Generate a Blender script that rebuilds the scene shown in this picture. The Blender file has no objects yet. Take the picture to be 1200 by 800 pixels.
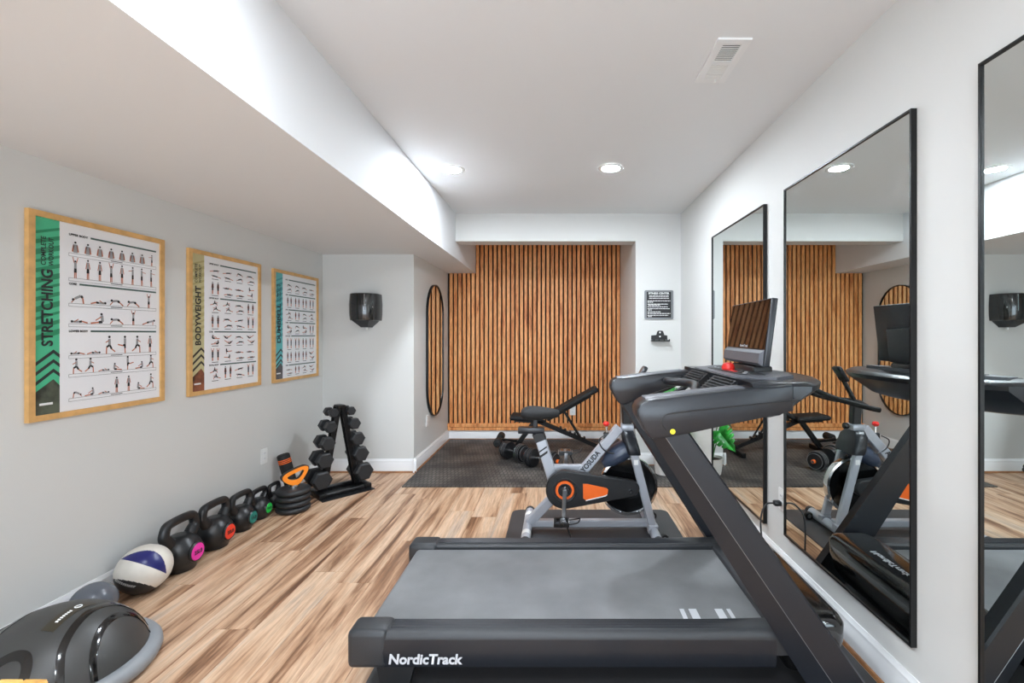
import bpy, bmesh, math, random
from mathutils import Vector, Matrix

random.seed(7)
scene = bpy.context.scene
COL = scene.collection
PI = math.pi

# ------------------------------------------------------------------ camera, world, exposure
cam_data = bpy.data.cameras.new('camera')
cam_data.lens = 36.0 * 533.0 / 1200.0
cam_data.sensor_width = 36.0
cam_data.shift_x = -54.0 / 1200.0
cam_data.shift_y = -8.0 / 1200.0
cam_data.clip_start = 0.02
cam = bpy.data.objects.new('camera', cam_data)
COL.objects.link(cam)
cam.location = (0, 0, 1.3)
cam.rotation_euler = (PI / 2, 0, 0)
scene.camera = cam

world = bpy.data.worlds.new('world')
scene.world = world
world.use_nodes = True
world.node_tree.nodes['Background'].inputs[0].default_value = (0.82, 0.95, 1.08, 1)
world.node_tree.nodes['Background'].inputs[1].default_value = 3.4

scene.view_settings.view_transform = 'Standard'
scene.view_settings.look = 'None'
scene.view_settings.gamma = 1.0
scene.view_settings.use_curve_mapping = False
scene.view_settings.exposure = 1.12
LAMP = 365.0           # emission of every recessed ceiling lamp

# ------------------------------------------------------------------ room dimensions (metres)
XL, XR = -2.229, 1.222         # left wall, right wall
YB, YN = 4.523, 5.65           # front of the alcove header, alcove back wall
YD = 4.304                     # short wall with the dispenser
XA0, XA1 = -1.365, 0.772       # alcove sides
XS = -1.02                     # soffit face
ZS, ZC = 2.06, 2.505           # soffit underside, ceiling
YR = -3.0                      # wall behind the camera

# ------------------------------------------------------------------ materials
def lin(c):
    c = c / 255.0
    return c / 12.92 if c <= 0.04045 else ((c + 0.055) / 1.055) ** 2.4
def rgb(r, g, b): return (lin(r), lin(g), lin(b), 1)

def new_mat(name):
    m = bpy.data.materials.new(name); m.use_nodes = True
    nt = m.node_tree
    return m, nt, nt.nodes, nt.links, nt.nodes['Principled BSDF']

def mat(name, col, rough=0.5, metal=0.0, bump=0.0, bscale=200.0, spec=0.5, var=0.0, vscale=6.0, coat=0.0):
    m, nt, N, L, p = new_mat(name)
    p.inputs['Base Color'].default_value = rgb(*col)
    p.inputs['Roughness'].default_value = rough
    p.inputs['Metallic'].default_value = metal
    p.inputs['Specular IOR Level'].default_value = spec
    if coat: p.inputs['Coat Weight'].default_value = coat; p.inputs['Coat Roughness'].default_value = 0.08
    tc = N.new('ShaderNodeTexCoord')
    if var:
        n = N.new('ShaderNodeTexNoise'); n.inputs['Scale'].default_value = vscale; n.inputs['Detail'].default_value = 5
        L.new(tc.outputs['Object'], n.inputs['Vector'])
        r = N.new('ShaderNodeValToRGB')
        a = [max(0, c * (1 - var)) for c in col]; b = [min(255, c * (1 + var)) for c in col]
        r.color_ramp.elements[0].color = rgb(*a); r.color_ramp.elements[1].color = rgb(*b)
        r.color_ramp.elements[0].position = 0.35; r.color_ramp.elements[1].position = 0.65
        L.new(n.outputs['Fac'], r.inputs['Fac']); L.new(r.outputs['Color'], p.inputs['Base Color'])
    if bump:
        n = N.new('ShaderNodeTexNoise'); n.inputs['Scale'].default_value = bscale; n.inputs['Detail'].default_value = 2
        L.new(tc.outputs['Object'], n.inputs['Vector'])
        b = N.new('ShaderNodeBump'); b.inputs['Strength'].default_value = bump; b.inputs['Distance'].default_value = 0.002
        L.new(n.outputs['Fac'], b.inputs['Height']); L.new(b.outputs['Normal'], p.inputs['Normal'])
    return m

def wood_mat(name, stops, scale, rough=0.45, streak=None, axis_scale=(1, 1, 1), seed=11.0):
    """Grain stretched along one axis, shifted for every object."""
    m, nt, N, L, p = new_mat(name)
    tc = N.new('ShaderNodeTexCoord'); oi = N.new('ShaderNodeObjectInfo')
    mp = N.new('ShaderNodeMapping'); mp.inputs['Scale'].default_value = axis_scale
    off = N.new('ShaderNodeMath'); off.operation = 'MULTIPLY'; off.inputs[1].default_value = seed * 7.3
    cb = N.new('ShaderNodeCombineXYZ')
    L.new(oi.outputs['Random'], off.inputs[0])
    for k in range(3): L.new(off.outputs[0], cb.inputs[k])
    add = N.new('ShaderNodeVectorMath'); add.operation = 'ADD'
    L.new(tc.outputs['Object'], mp.inputs['Vector']); L.new(mp.outputs['Vector'], add.inputs[0]); L.new(cb.outputs[0], add.inputs[1])
    n1 = N.new('ShaderNodeTexNoise'); n1.inputs['Scale'].default_value = scale; n1.inputs['Detail'].default_value = 6
    n1.inputs['Roughness'].default_value = 0.62; n1.inputs['Distortion'].default_value = 0.6
    L.new(add.outputs[0], n1.inputs['Vector'])
    # overall tone of each piece
    mr = N.new('ShaderNodeMapRange'); mr.inputs['To Min'].default_value = -0.03; mr.inputs['To Max'].default_value = 0.03
    L.new(oi.outputs['Random'], mr.inputs['Value'])
    sm = N.new('ShaderNodeMath'); sm.operation = 'ADD'
    L.new(n1.outputs['Fac'], sm.inputs[0]); L.new(mr.outputs[0], sm.inputs[1])
    r = N.new('ShaderNodeValToRGB')
    el = r.color_ramp.elements
    el[0].position, el[0].color = stops[0][0], rgb(*stops[0][1])
    el[1].position, el[1].color = stops[-1][0], rgb(*stops[-1][1])
    for pos, c in stops[1:-1]:
        e = el.new(pos); e.color = rgb(*c)
    L.new(sm.outputs[0], r.inputs['Fac'])
    out = r.outputs['Color']
    # fine fibres
    n2 = N.new('ShaderNodeTexNoise'); n2.inputs['Scale'].default_value = scale * 5.5; n2.inputs['Detail'].default_value = 4
    n2.inputs['Roughness'].default_value = 0.7
    L.new(add.outputs[0], n2.inputs['Vector'])
    r2 = N.new('ShaderNodeValToRGB')
    r2.color_ramp.elements[0].position = 0.32; r2.color_ramp.elements[0].color = (0.55, 0.5, 0.46, 1)
    r2.color_ramp.elements[1].position = 0.6; r2.color_ramp.elements[1].color = (1.08, 1.06, 1.04, 1)
    L.new(n2.outputs['Fac'], r2.inputs['Fac'])
    mx = N.new('ShaderNodeMix'); mx.data_type = 'RGBA'; mx.blend_type = 'MULTIPLY'; mx.inputs[0].default_value = 0.75
    L.new(out, mx.inputs[6]); L.new(r2.outputs['Color'], mx.inputs[7])
    L.new(mx.outputs[2], p.inputs['Base Color'])
    p.inputs['Roughness'].default_value = rough
    bp = N.new('ShaderNodeBump'); bp.inputs['Strength'].default_value = 0.12; bp.inputs['Distance'].default_value = 0.002
    L.new(n2.outputs['Fac'], bp.inputs['Height']); L.new(bp.outputs['Normal'], p.inputs['Normal'])
    return m

def emit_mat(name, strength, col=(0.88, 0.967, 1.06, 1)):
    m, nt, N, L, p = new_mat(name)
    p.inputs['Base Color'].default_value = (0.9, 0.9, 0.9, 1)
    p.inputs['Emission Color'].default_value = col
    p.inputs['Emission Strength'].default_value = strength
    return m

def mat_rubber_mat(name, col, sx, sy):
    """Black rubber with rows of raised ribs."""
    m, nt, N, L, p = new_mat(name)
    tc = N.new('ShaderNodeTexCoord')
    n = N.new('ShaderNodeTexNoise'); n.inputs['Scale'].default_value = 3.2; n.inputs['Detail'].default_value = 6
    L.new(tc.outputs['Object'], n.inputs['Vector'])
    r = N.new('ShaderNodeValToRGB')
    r.color_ramp.elements[0].color = rgb(*[c * 0.72 for c in col]); r.color_ramp.elements[0].position = 0.38
    r.color_ramp.elements[1].color = rgb(col[0] * 1.3, col[1] * 1.25, col[2] * 1.2); r.color_ramp.elements[1].position = 0.66
    L.new(n.outputs['Fac'], r.inputs['Fac']); L.new(r.outputs['Color'], p.inputs['Base Color'])
    p.inputs['Roughness'].default_value = 0.62
    w = N.new('ShaderNodeTexBrick'); w.inputs['Scale'].default_value = 1.0
    w.inputs['Brick Width'].default_value = sx; w.inputs['Row Height'].default_value = sy
    w.inputs['Mortar Size'].default_value = 0.006; w.inputs['Mortar Smooth'].default_value = 0.5
    L.new(tc.outputs['Object'], w.inputs['Vector'])
    w.inputs['Color1'].default_value = (1.2, 1.2, 1.2, 1); w.inputs['Color2'].default_value = (.9, .9, .9, 1); w.inputs['Mortar'].default_value = (.42, .42, .42, 1)
    mx = N.new('ShaderNodeMix'); mx.data_type = 'RGBA'; mx.blend_type = 'MULTIPLY'; mx.inputs[0].default_value = 1.0
    L.new(r.outputs['Color'], mx.inputs[6]); L.new(w.outputs['Color'], mx.inputs[7]); L.new(mx.outputs[2], p.inputs['Base Color'])
    b = N.new('ShaderNodeBump'); b.inputs['Strength'].default_value = 0.7; b.inputs['Distance'].default_value = 0.003; b.invert = True
    L.new(w.outputs['Fac'], b.inputs['Height']); L.new(b.outputs['Normal'], p.inputs['Normal'])
    return m

M = {}
M['wall'] = mat('wall_paint', (213, 213, 210), 0.55, bump=0.05, bscale=320, spec=0.3)
M['ceiling'] = mat('ceiling_paint', (232, 233, 234), 0.7, bump=0.04, bscale=300, spec=0.2)
M['trim'] = mat('trim_white', (236, 236, 236), 0.35)
M['plank'] = wood_mat('oak_vinyl_plank', [(0.31, (86, 56, 38)), (0.395, (146, 108, 80)), (0.455, (188, 152, 122)), (0.58, (210, 180, 152)), (0.72, (176, 162, 150))],
                      1.0, 0.42, axis_scale=(11, 0.75, 4), seed=13)
M['subfloor'] = mat('subfloor', (70, 52, 40), 0.8)
M['slat'] = wood_mat('slat_oak', [(0.28, (170, 92, 42)), (0.42, (226, 144, 78)), (0.55, (246, 172, 106)), (0.75, (250, 188, 126))],
                     1.0, 0.5, axis_scale=(24, 24, 2.4), seed=9)
M['felt'] = mat('black_felt', (18, 14, 12), 0.95)
M['shoe'] = wood_mat('shoe_oak', [(0.3, (128, 84, 52)), (0.7, (176, 126, 84))], 3.0, 0.45, axis_scale=(3, 3, 12))
M['pine'] = mat('frame_oak', (212, 166, 104), 0.45, bump=0.1, bscale=90, var=0.045, vscale=22)
M['bamboo'] = wood_mat('bamboo', [(0.3, (196, 140, 62)), (0.7, (238, 190, 108))], 2.0, 0.45, axis_scale=(3, 14, 14))
M['mirror'] = mat('mirror_glass', (226, 232, 230), 0.0, 1.0)
M['blackmetal'] = mat('black_metal', (22, 22, 23), 0.35, 0.3)
M['black'] = mat('black_plastic', (22, 23, 25), 0.42, bump=0.1, bscale=500)
M['blacksoft'] = mat('black_foam', (22, 22, 23), 0.75, bump=0.25, bscale=300)
M['gloss'] = mat('gloss_black', (12, 12, 13), 0.12, coat=0.6)
M['satin'] = mat('satin_black', (25, 28, 34), 0.3, bump=0.06, bscale=400)
M['charcoal'] = mat('charcoal_plastic', (40, 42, 45), 0.45, bump=0.2, bscale=420)
M['tmgrey'] = mat('console_textured', (84, 86, 92), 0.42, bump=0.35, bscale=380)
M['belt'] = mat('belt_rubber', (108, 109, 110), 0.6, bump=0.25, bscale=260, var=0.1, vscale=3)
M['rubber'] = mat('hex_rubber', (34, 35, 37), 0.5, bump=0.15, bscale=260)
M['iron'] = mat('kettlebell_vinyl', (26, 27, 29), 0.33, bump=0.06, bscale=120)
M['silver'] = mat('silver_paint', (178, 182, 190), 0.32, 0.35)
M['chrome'] = mat('chrome', (215, 215, 215), 0.12, 1.0)
M['steel'] = mat('dull_steel', (150, 152, 155), 0.3, 0.9)
M['orange'] = mat('orange_plastic', (240, 104, 28), 0.4)
M['amber'] = mat('amber_plastic', (246, 140, 36), 0.4)
M['red'] = mat('red_plastic', (220, 40, 34), 0.35)
M['magenta'] = mat('magenta_label', (226, 48, 160), 0.4)
M['redlabel'] = mat('red_label', (236, 62, 40), 0.4)
M['teal'] = mat('teal_label', (22, 120, 108), 0.4)
M['green'] = mat('green_label', (40, 186, 74), 0.4)
M['navy'] = mat('navy_leather', (32, 34, 98), 0.28)
M['cream'] = mat('cream_leather', (214, 208, 198), 0.4, bump=0.1, bscale=200, var=0.05)
M['ballgrey'] = mat('grey_ball', (92, 96, 104), 0.22)
M['rimgrey'] = mat('rim_grey', (134, 138, 142), 0.5, bump=0.1, bscale=260)
M['dome'] = mat('dome_vinyl', (58, 58, 57), 0.42)
M['white'] = mat('white_plastic', (236, 236, 234), 0.35)
M['pot'] = mat('pot_ceramic', (228, 224, 218), 0.35)
M['soil'] = mat('soil', (52, 38, 28), 0.9)
M['leaf'] = mat('monstera_leaf', (38, 138, 46), 0.32, var=0.28, vscale=14)
M['stem'] = mat('leaf_stem', (70, 128, 60), 0.5)
M['paper'] = mat('poster_paper', (236, 236, 238), 0.3, spec=0.5)
M['ink'] = mat('ink_black', (30, 30, 32), 0.5)
M['inkgreen'] = mat('ink_rule', (74, 98, 92), 0.5)
M['skin'] = mat('print_skin', (196, 118, 88), 0.5)
M['shirt'] = mat('print_shirt', (158, 158, 160), 0.5)
M['screen'] = mat('screen_glass', (8, 8, 8), 0.03, spec=0.5)
M['yellow'] = mat('yellow_sticker', (232, 214, 40), 0.5)
M['blue'] = mat('blue_sticker', (60, 110, 190), 0.5)
M['print'] = mat('grey_print', (190, 192, 196), 0.4)
M['signframe'] = mat('sign_frame', (128, 130, 132), 0.4, 0.3)
M['rubbermat'] = mat_rubber_mat('rubber_floor_mat', (76, 75, 74), 0.035, 0.07)
M['mat2'] = mat('vinyl_mat', (58, 58, 60), 0.5, bump=0.3, bscale=160)
M['shroud'] = mat('blue_black_plastic', (54, 64, 82), 0.3)
M['lamp'] = emit_mat('lamp_lens', LAMP)
M['vent_dark'] = mat('vent_dark', (34, 37, 39), 0.7)

# ------------------------------------------------------------------ mesh helper
class MB:
    def __init__(s): s.v = []; s.f = []; s.m = []; s.cur = 0
    def add(s, vs, fs):
        o = len(s.v); s.v += [tuple(x) for x in vs]
        for f in fs: s.f.append(tuple(o + i for i in f)); s.m.append(s.cur)
        return s
    def box(s, x0, x1, y0, y1, z0, z1, mtx=None):
        vs = [Vector((x, y, z)) for z in (z0, z1) for y in (y0, y1) for x in (x0, x1)]
        if mtx: vs = [mtx @ v for v in vs]
        return s.add(vs, [(0, 2, 3, 1), (4, 5, 7, 6), (0, 1, 5, 4), (2, 6, 7, 3), (0, 4, 6, 2), (1, 3, 7, 5)])
    def rbox(s, x0, x1, y0, y1, z0, z1, r=0.005, seg=2, mtx=None):
        bm = bmesh.new(); bmesh.ops.create_cube(bm, size=1)
        for v in bm.verts:
            v.co = Vector(((x0 + x1) / 2 + v.co.x * (x1 - x0), (y0 + y1) / 2 + v.co.y * (y1 - y0), (z0 + z1) / 2 + v.co.z * (z1 - z0)))
        r = min(r, 0.49 * min(x1 - x0, y1 - y0, z1 - z0))
        bmesh.ops.bevel(bm, geom=bm.edges[:], offset=r, segments=seg, profile=0.5, affect='EDGES')
        bm.verts.index_update()
        vs = [(mtx @ v.co if mtx else v.co.copy()) for v in bm.verts]
        fs = [[v.index for v in f.verts] for f in bm.faces]
        bm.free(); return s.add(vs, fs)
    def bar(s, a, b, w, h, r=0.004, up=(0, 0, 1)):
        """rectangular bar from a to b: w across, h along 'up'"""
        a, b = Vector(a), Vector(b); d = (b - a); L = d.length; d.normalize()
        side = d.cross(Vector(up))
        if side.length < 1e-4: side = d.cross(Vector((1, 0, 0)))
        side.normalize(); u = side.cross(d)
        mt = Matrix(((d.x, side.x, u.x, a.x), (d.y, side.y, u.y, a.y), (d.z, side.z, u.z, a.z), (0, 0, 0, 1)))
        return s.rbox(0, L, -w / 2, w / 2, -h / 2, h / 2, r, 1, mt)
    def loft(s, rings, cap=True, closed=True):
        n = len(rings[0]); vs = [p for r in rings for p in r]; fs = []
        for k in range(len(rings) - 1):
            for i in range(n if closed else n - 1):
                j = (i + 1) % n
                fs.append((k * n + i, k * n + j, (k + 1) * n + j, (k + 1) * n + i))
        if cap:
            fs.append(tuple(reversed(range(n)))); fs.append(tuple((len(rings) - 1) * n + i for i in range(n)))
        return s.add(vs, fs)
    def tube(s, pts, r, n=10, cap=True, closed=False):
        pts = [Vector(p) for p in pts]; K = len(pts)
        rad = r if isinstance(r, (list, tuple)) else [r] * K
        rings = []; prev = None
        for k in range(K):
            if closed: t = pts[(k + 1) % K] - pts[(k - 1) % K]
            else: t = pts[min(k + 1, K - 1)] - pts[max(k - 1, 0)]
            t.normalize()
            if prev is None:
                a = Vector((0, 0, 1)) if abs(t.z) < 0.9 else Vector((1, 0, 0))
                nrm = t.cross(a).normalized()
            else:
                nrm = prev - t * prev.dot(t); nrm.normalize()
            prev = nrm; bn = t.cross(nrm)
            rings.append([pts[k] + (nrm * math.cos(2 * PI * i / n) + bn * math.sin(2 * PI * i / n)) * rad[k] for i in range(n)])
        if closed: rings.append(rings[0]); return s.loft(rings, False)
        return s.loft(rings, cap)
    def lathe(s, prof, n=24, mtx=None, cap=True):
        rings = [[Vector((r * math.cos(2 * PI * i / n), r * math.sin(2 * PI * i / n), z)) for i in range(n)] for r, z in prof]
        if mtx: rings = [[mtx @ v for v in r] for r in rings]
        return s.loft(rings, cap)
    def cyl(s, a, b, r, n=20, bev=0.0):
        a, b = Vector(a), Vector(b); d = b - a; L = d.length
        mt = Matrix.Translation(a) @ d.to_track_quat('Z', 'Y').to_matrix().to_4x4()
        prof = [(r - bev, 0), (r, bev), (r, L - bev), (r - bev, L)] if bev else [(r, 0), (r, L)]
        return s.lathe(prof, n, mt)
    def prism(s, poly, t0, t1, fn):
        """2-D outline extruded between t0 and t1, mapped by fn(u, v, t)"""
        return s.loft([[Vector(fn(u, v, t0)) for u, v in poly], [Vector(fn(u, v, t1)) for u, v in poly]])
    def ball(s, c, r, n=24, m=14, sq=(1, 1, 1)):
        c = Vector(c); rings = []
        for k in range(1, m):
            a = PI * k / m
            rings.append([c + Vector((sq[0] * r * math.sin(a) * math.cos(2 * PI * i / n), sq[1] * r * math.sin(a) * math.sin(2 * PI * i / n), -sq[2] * r * math.cos(a))) for i in range(n)])
        o = len(s.v); s.loft(rings, False)
        b = len(s.v); s.add([c - Vector((0, 0, r * sq[2])), c + Vector((0, 0, r * sq[2]))], [])
        for i in range(n):
            j = (i + 1) % n
            s.f.append((b, o + j, o + i)); s.m.append(s.cur)
            s.f.append((b + 1, o + (m - 2) * n + i, o + (m - 2) * n + j)); s.m.append(s.cur)
        return s
    def build(s, name, mats, parent=None, smooth=35, local=False):
        me = bpy.data.meshes.new(name)
        off = Vector((0, 0, 0))
        if parent is not None and not local: off = Vector(WORLD[parent.name])
        me.from_pydata([Vector(v) - off for v in s.v], [], s.f)
        if not isinstance(mats, (list, tuple)): mats = [mats]
        for x in mats: me.materials.append(M[x] if isinstance(x, str) else x)
        me.polygons.foreach_set('material_index', s.m)
        bm = bmesh.new(); bm.from_mesh(me); bmesh.ops.recalc_face_normals(bm, faces=bm.faces); bm.to_mesh(me); bm.free()
        if smooth:
            me.polygons.foreach_set('use_smooth', [True] * len(me.polygons))
            me.set_sharp_from_angle(angle=math.radians(smooth))
        me.update()
        o = bpy.data.objects.new(name, me); COL.objects.link(o)
        if parent is not None: o.parent = parent
        WORLD[o.name] = Vector(WORLD[parent.name]) if parent is not None and not local else Vector((0, 0, 0))
        return o

WORLD = {}
def tag(o, label=None, cat=None, group=None, kind=None):
    if label: o['label'] = label
    if cat: o['category'] = cat
    if group: o['group'] = group
    if kind: o['kind'] = kind
    return o
def thing(name, label, cat, loc=(0, 0, 0), rotz=0.0, group=None):
    o = bpy.data.objects.new(name, None); COL.objects.link(o)
    o.empty_display_size = 0.05
    o.location = loc; o.rotation_euler = (0, 0, rotz)
    WORLD[o.name] = Vector(loc)
    return tag(o, label, cat, group)
def copy_tree(o, parent=None):
    c = o.copy(); COL.objects.link(c); c.parent = parent; WORLD[c.name] = WORLD.get(o.name, Vector())
    for ch in list(o.children): copy_tree(ch, c)
    return c
def spline(pts, k=6, closed=False):
    pts = [Vector(p) for p in pts]; n = len(pts); out = []
    for i in range(n if closed else n - 1):
        if closed: p0, p1, p2, p3 = pts[(i - 1) % n], pts[i], pts[(i + 1) % n], pts[(i + 2) % n]
        else: p0, p1, p2, p3 = pts[max(i - 1, 0)], pts[i], pts[i + 1], pts[min(i + 2, n - 1)]
        for j in range(k):
            t = j / k
            out.append(0.5 * ((2 * p1) + (p2 - p0) * t + (2 * p0 - 5 * p1 + 4 * p2 - p3) * t * t + (3 * p1 - p0 - 3 * p2 + p3) * t ** 3))
    if not closed: out.append(pts[-1])
    return out
def rrect(x0, x1, y0, y1, r, k=5):
    out = []
    for cx, cy, a0 in ((x1 - r, y1 - r, 0), (x0 + r, y1 - r, PI / 2), (x0 + r, y0 + r, PI), (x1 - r, y0 + r, 1.5 * PI)):
        for i in range(k + 1):
            a = a0 + PI / 2 * i / k; out.append((cx + r * math.cos(a), cy + r * math.sin(a)))
    return out
def text(name, body, m, parent, origin, ux, uy, width, height, bold=0.0, shear=0.0, depth=0.0006, local=False, fit=True):
    """Flat lettering fitted into width x height at origin, reading along ux with the letters' tops towards uy."""
    cu = bpy.data.curves.new('lettering', 'FONT'); cu.body = body; cu.resolution_u = 3; cu.offset = bold; cu.shear = shear
    cu.align_x = 'LEFT'
    t = bpy.data.objects.new('lettering', cu); COL.objects.link(t)
    dg = bpy.context.evaluated_depsgraph_get()
    me = bpy.data.meshes.new_from_object(t.evaluated_get(dg))
    bpy.data.objects.remove(t); bpy.data.curves.remove(cu)
    xs = [v.co.x for v in me.vertices]; ys = [v.co.y for v in me.vertices]
    x0, x1, y0, y1 = min(xs), max(xs), min(ys), max(ys)
    ux, uy = Vector(ux).normalized(), Vector(uy).normalized(); nz = ux.cross(uy)
    off = Vector((0, 0, 0)) if local else Vector(WORLD[parent.name])
    O = Vector(origin) - off
    for v in me.vertices:
        a = (v.co.x - x0) / (x1 - x0) * width; b = (v.co.y - y0) / (y1 - y0) * height
        v.co = O + ux * a + uy * b + nz * depth
    me.materials.clear(); me.materials.append(M[m] if isinstance(m, str) else m)
    me.name = name
    o = bpy.data.objects.new(name, me); COL.objects.link(o); o.parent = parent
    return o

# ================================================================== THE ROOM
def struct(name, mb, m, smooth=0):
    o = mb.build(name, m, None, smooth); o['kind'] = 'structure'; return o

floor = struct('floor', MB().box(XL - .1, XR + .1, YR - .1, YN + .1, -0.09, -0.006), 'subfloor')
# planks run away from the camera
PW, PL = 0.181, 1.22
x = XL - 0.02; col_i = 0
while x < XR:
    x0, x1 = max(x, XL), min(x + PW, XR)
    y = YR - ((col_i * 0.431 + 0.17 * (col_i % 3)) % 1.0) * PL
    cx = (x0 + x1) / 2
    yend = YN if XA0 < cx < XA1 else (YD if cx <= XA0 else YB)
    while y < yend:
        y0, y1 = max(y, YR), min(y + PL, yend)
        if y1 - y0 > 0.02:
            g = 0.0008
            w, l = (x1 - x0) / 2 - g, (y1 - y0) / 2 - g; e = 0.0012
            mb = MB()
            mb.loft([[(-w, -l, -.006), (w, -l, -.006), (w, l, -.006), (-w, l, -.006)],
                     [(-w, -l, -e), (w, -l, -e), (w, l, -e), (-w, l, -e)],
                     [(-w + e, -l + e, 0), (w - e, -l + e, 0), (w - e, l - e, 0), (-w + e, l - e, 0)]])
            o = mb.build('plank', 'plank', floor, 0)
            o.location = (cx, (y0 + y1) / 2, 0)
        y += PL
    x += PW; col_i += 1

struct('ceiling', MB().box(XL - .1, XR + .1, YR - .1, YN + .1, ZC, ZC + .08), 'ceiling')
struct('ceiling_soffit', MB().box(XL, XS, YR, YN, ZS, ZC), 'ceiling')
struct('wall_left', MB().box(XL - .1, XL, YR, YD, 0, ZC), 'wall')
struct('wall_alcove_left', MB().box(XL - .1, XA0, YD, YN + .1, 0, ZC), 'wall')
wall_back = struct('wall_back', MB().box(XA0, XA1, YN, YN + .1, 0, ZC), 'wall')
struct('wall_alcove_right', MB().box(XA1, XR + .1, YB, YN + .1, 0, ZC), 'wall')
struct('wall_right', MB().box(XR, XR + .1, YR, YB, 0, ZC), 'wall')
# wall behind the camera; its unseen patio door is added for daylight fill
DX0, DX1, DZ = -1.95, 1.0, 2.04
mb = MB(); mb.box(XL - .1, DX0, YR - .1, YR, 0, ZC); mb.box(DX1, XR + .1, YR - .1, YR, 0, ZC); mb.box(DX0, DX1, YR - .1, YR, DZ, ZC)
struct('wall_rear', mb, 'wall')
mb = MB()
for a in (DX0, DX0 + (DX1 - DX0) / 2 - .04, DX1 - .08): mb.box(a, a + .08, YR - .08, YR - .02, 0, DZ)
mb.box(DX0, DX1, YR - .08, YR - .02, DZ - .08, DZ); mb.box(DX0, DX1, YR - .08, YR - .02, -.005, .06)
struct('door_added', mb, 'trim')
pd = bpy.data.lights.new('fill_daylight_portal', 'AREA'); pd.shape = 'RECTANGLE'; pd.size = DX1 - DX0; pd.size_y = DZ; pd.cycles.is_portal = True
po_ = bpy.data.objects.new('fill_daylight_portal', pd); COL.objects.link(po_); po_.location = ((DX0 + DX1) / 2, YR - .1, DZ / 2); po_.rotation_euler = (PI / 2, 0, 0)
struct('wall_header', MB().box(XS, XA1, YB, YB + .19, 2.229, ZC), 'wall')

# slatted oak cladding of the alcove
MB().box(XA0 + .001, XA1 - .001, YN - .012, YN - .0005, .118, ZC).build('backing_panel', 'felt', wall_back, 0)
NS = 39; pitch = (XA1 - XA0 - 0.016) / NS
proto = {}
for i in range(NS):
    cx = XA0 + 0.016 + pitch * (i + 0.5)
    top = ZS - 0.001 if cx < XS + 0.015 else ZC - 0.001
    if top not in proto:
        h = top - .206
        o = MB().rbox(-.0185, .0185, -.022, 0, 0, h, .0015, 1).build('slat', 'slat', wall_back, 0, local=True)
        proto[top] = o
    else:
        o = proto[top].copy(); COL.objects.link(o)
    o.location = (cx, YN - .012, .206)
for z0, z1, d in ((.162, .205, .034), (.118, .158, .026)):
    MB().rbox(XA0 + .002, XA1 - .002, YN - .012 - d, YN - .012, z0, z1, .002, 1).build('bottom_rail', 'slat', wall_back, 0)

# baseboards with a wooden shoe moulding
def baseboard(name, a, b, n):
    """along the wall line a-b on the floor, n = unit normal into the room"""
    a, b, n = Vector((*a, 0)), Vector((*b, 0)), Vector((*n, 0))
    prof = [(0, 0), (.016, 0), (.016, .085), (.013, .092), (.013, .108), (.007, .118), (.005, .126), (0, .126)]
    mb = MB(); mb.loft([[a + n * d + Vector((0, 0, z)) for d, z in prof], [b + n * d + Vector((0, 0, z)) for d, z in prof]])
    o = struct(name, mb, 'trim', 30)
    pr = [(.016, 0), (.028, 0), (.027, .006), (.022, .013), (.016, .015)]
    MB().loft([[a + n * d + Vector((0, 0, z)) for d, z in pr], [b + n * d + Vector((0, 0, z)) for d, z in pr]]).build('shoe_moulding', 'shoe', o, 30)
baseboard('baseboard_left', (XL, YR), (XL, YD), (1, 0))
baseboard('baseboard_alcove_front', (XL, YD), (XA0 + .0275, YD), (0, -1))
baseboard('baseboard_alcove_left', (XA0, YD - .0275), (XA0, YN), (1, 0))
baseboard('baseboard_back', (XA0, YN), (XA1, YN), (0, -1))
baseboard('baseboard_alcove_right', (XA1, YN), (XA1, YB - .0275), (-1, 0))
baseboard('baseboard_sign_wall', (XA1 - .0275, YB), (XR, YB), (0, -1))
baseboard('baseboard_right', (XR, YB), (XR, YR), (-1, 0))

# recessed lamps: two in view, one inferred above it, three added behind for fill
def lamp(x, y, label):
    t = thing('recessed_light', label, 'ceiling light', (x, y, ZC), 0, 'recessed ceiling lights')
    MB().lathe([(.062, -.001), (.064, -.007), (.086, -.006), (.092, -.001)], 32, Matrix.Translation((x, y, ZC)), cap=False).build('trim_ring', 'white', t, 40)
    MB().lathe([(.0635, -.003), (.06, -.005), (.03, -.0065), (.002, -.007)], 32, Matrix.Translation((x, y, ZC)), cap=True).build('lens', 'lamp', t, 60)
lamp(-.77, 3.31, 'lit round recessed ceiling light beside the white soffit')
lamp(.381, 3.29, 'lit round recessed ceiling light in the open ceiling, right of the pair')
for k, (x, y) in enumerate(((-.77, .85), (-.2, -.5), (-.77, -1.6), (-.2, -2.3))):
    lamp(x, y, ['recessed ceiling light near the soffit in front of the camera', 'unseen recessed fill light added in the middle just behind the camera',
                'unseen recessed fill light added near the soffit behind the camera', 'rearmost unseen recessed fill light added in the middle of the ceiling'][k])

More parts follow.
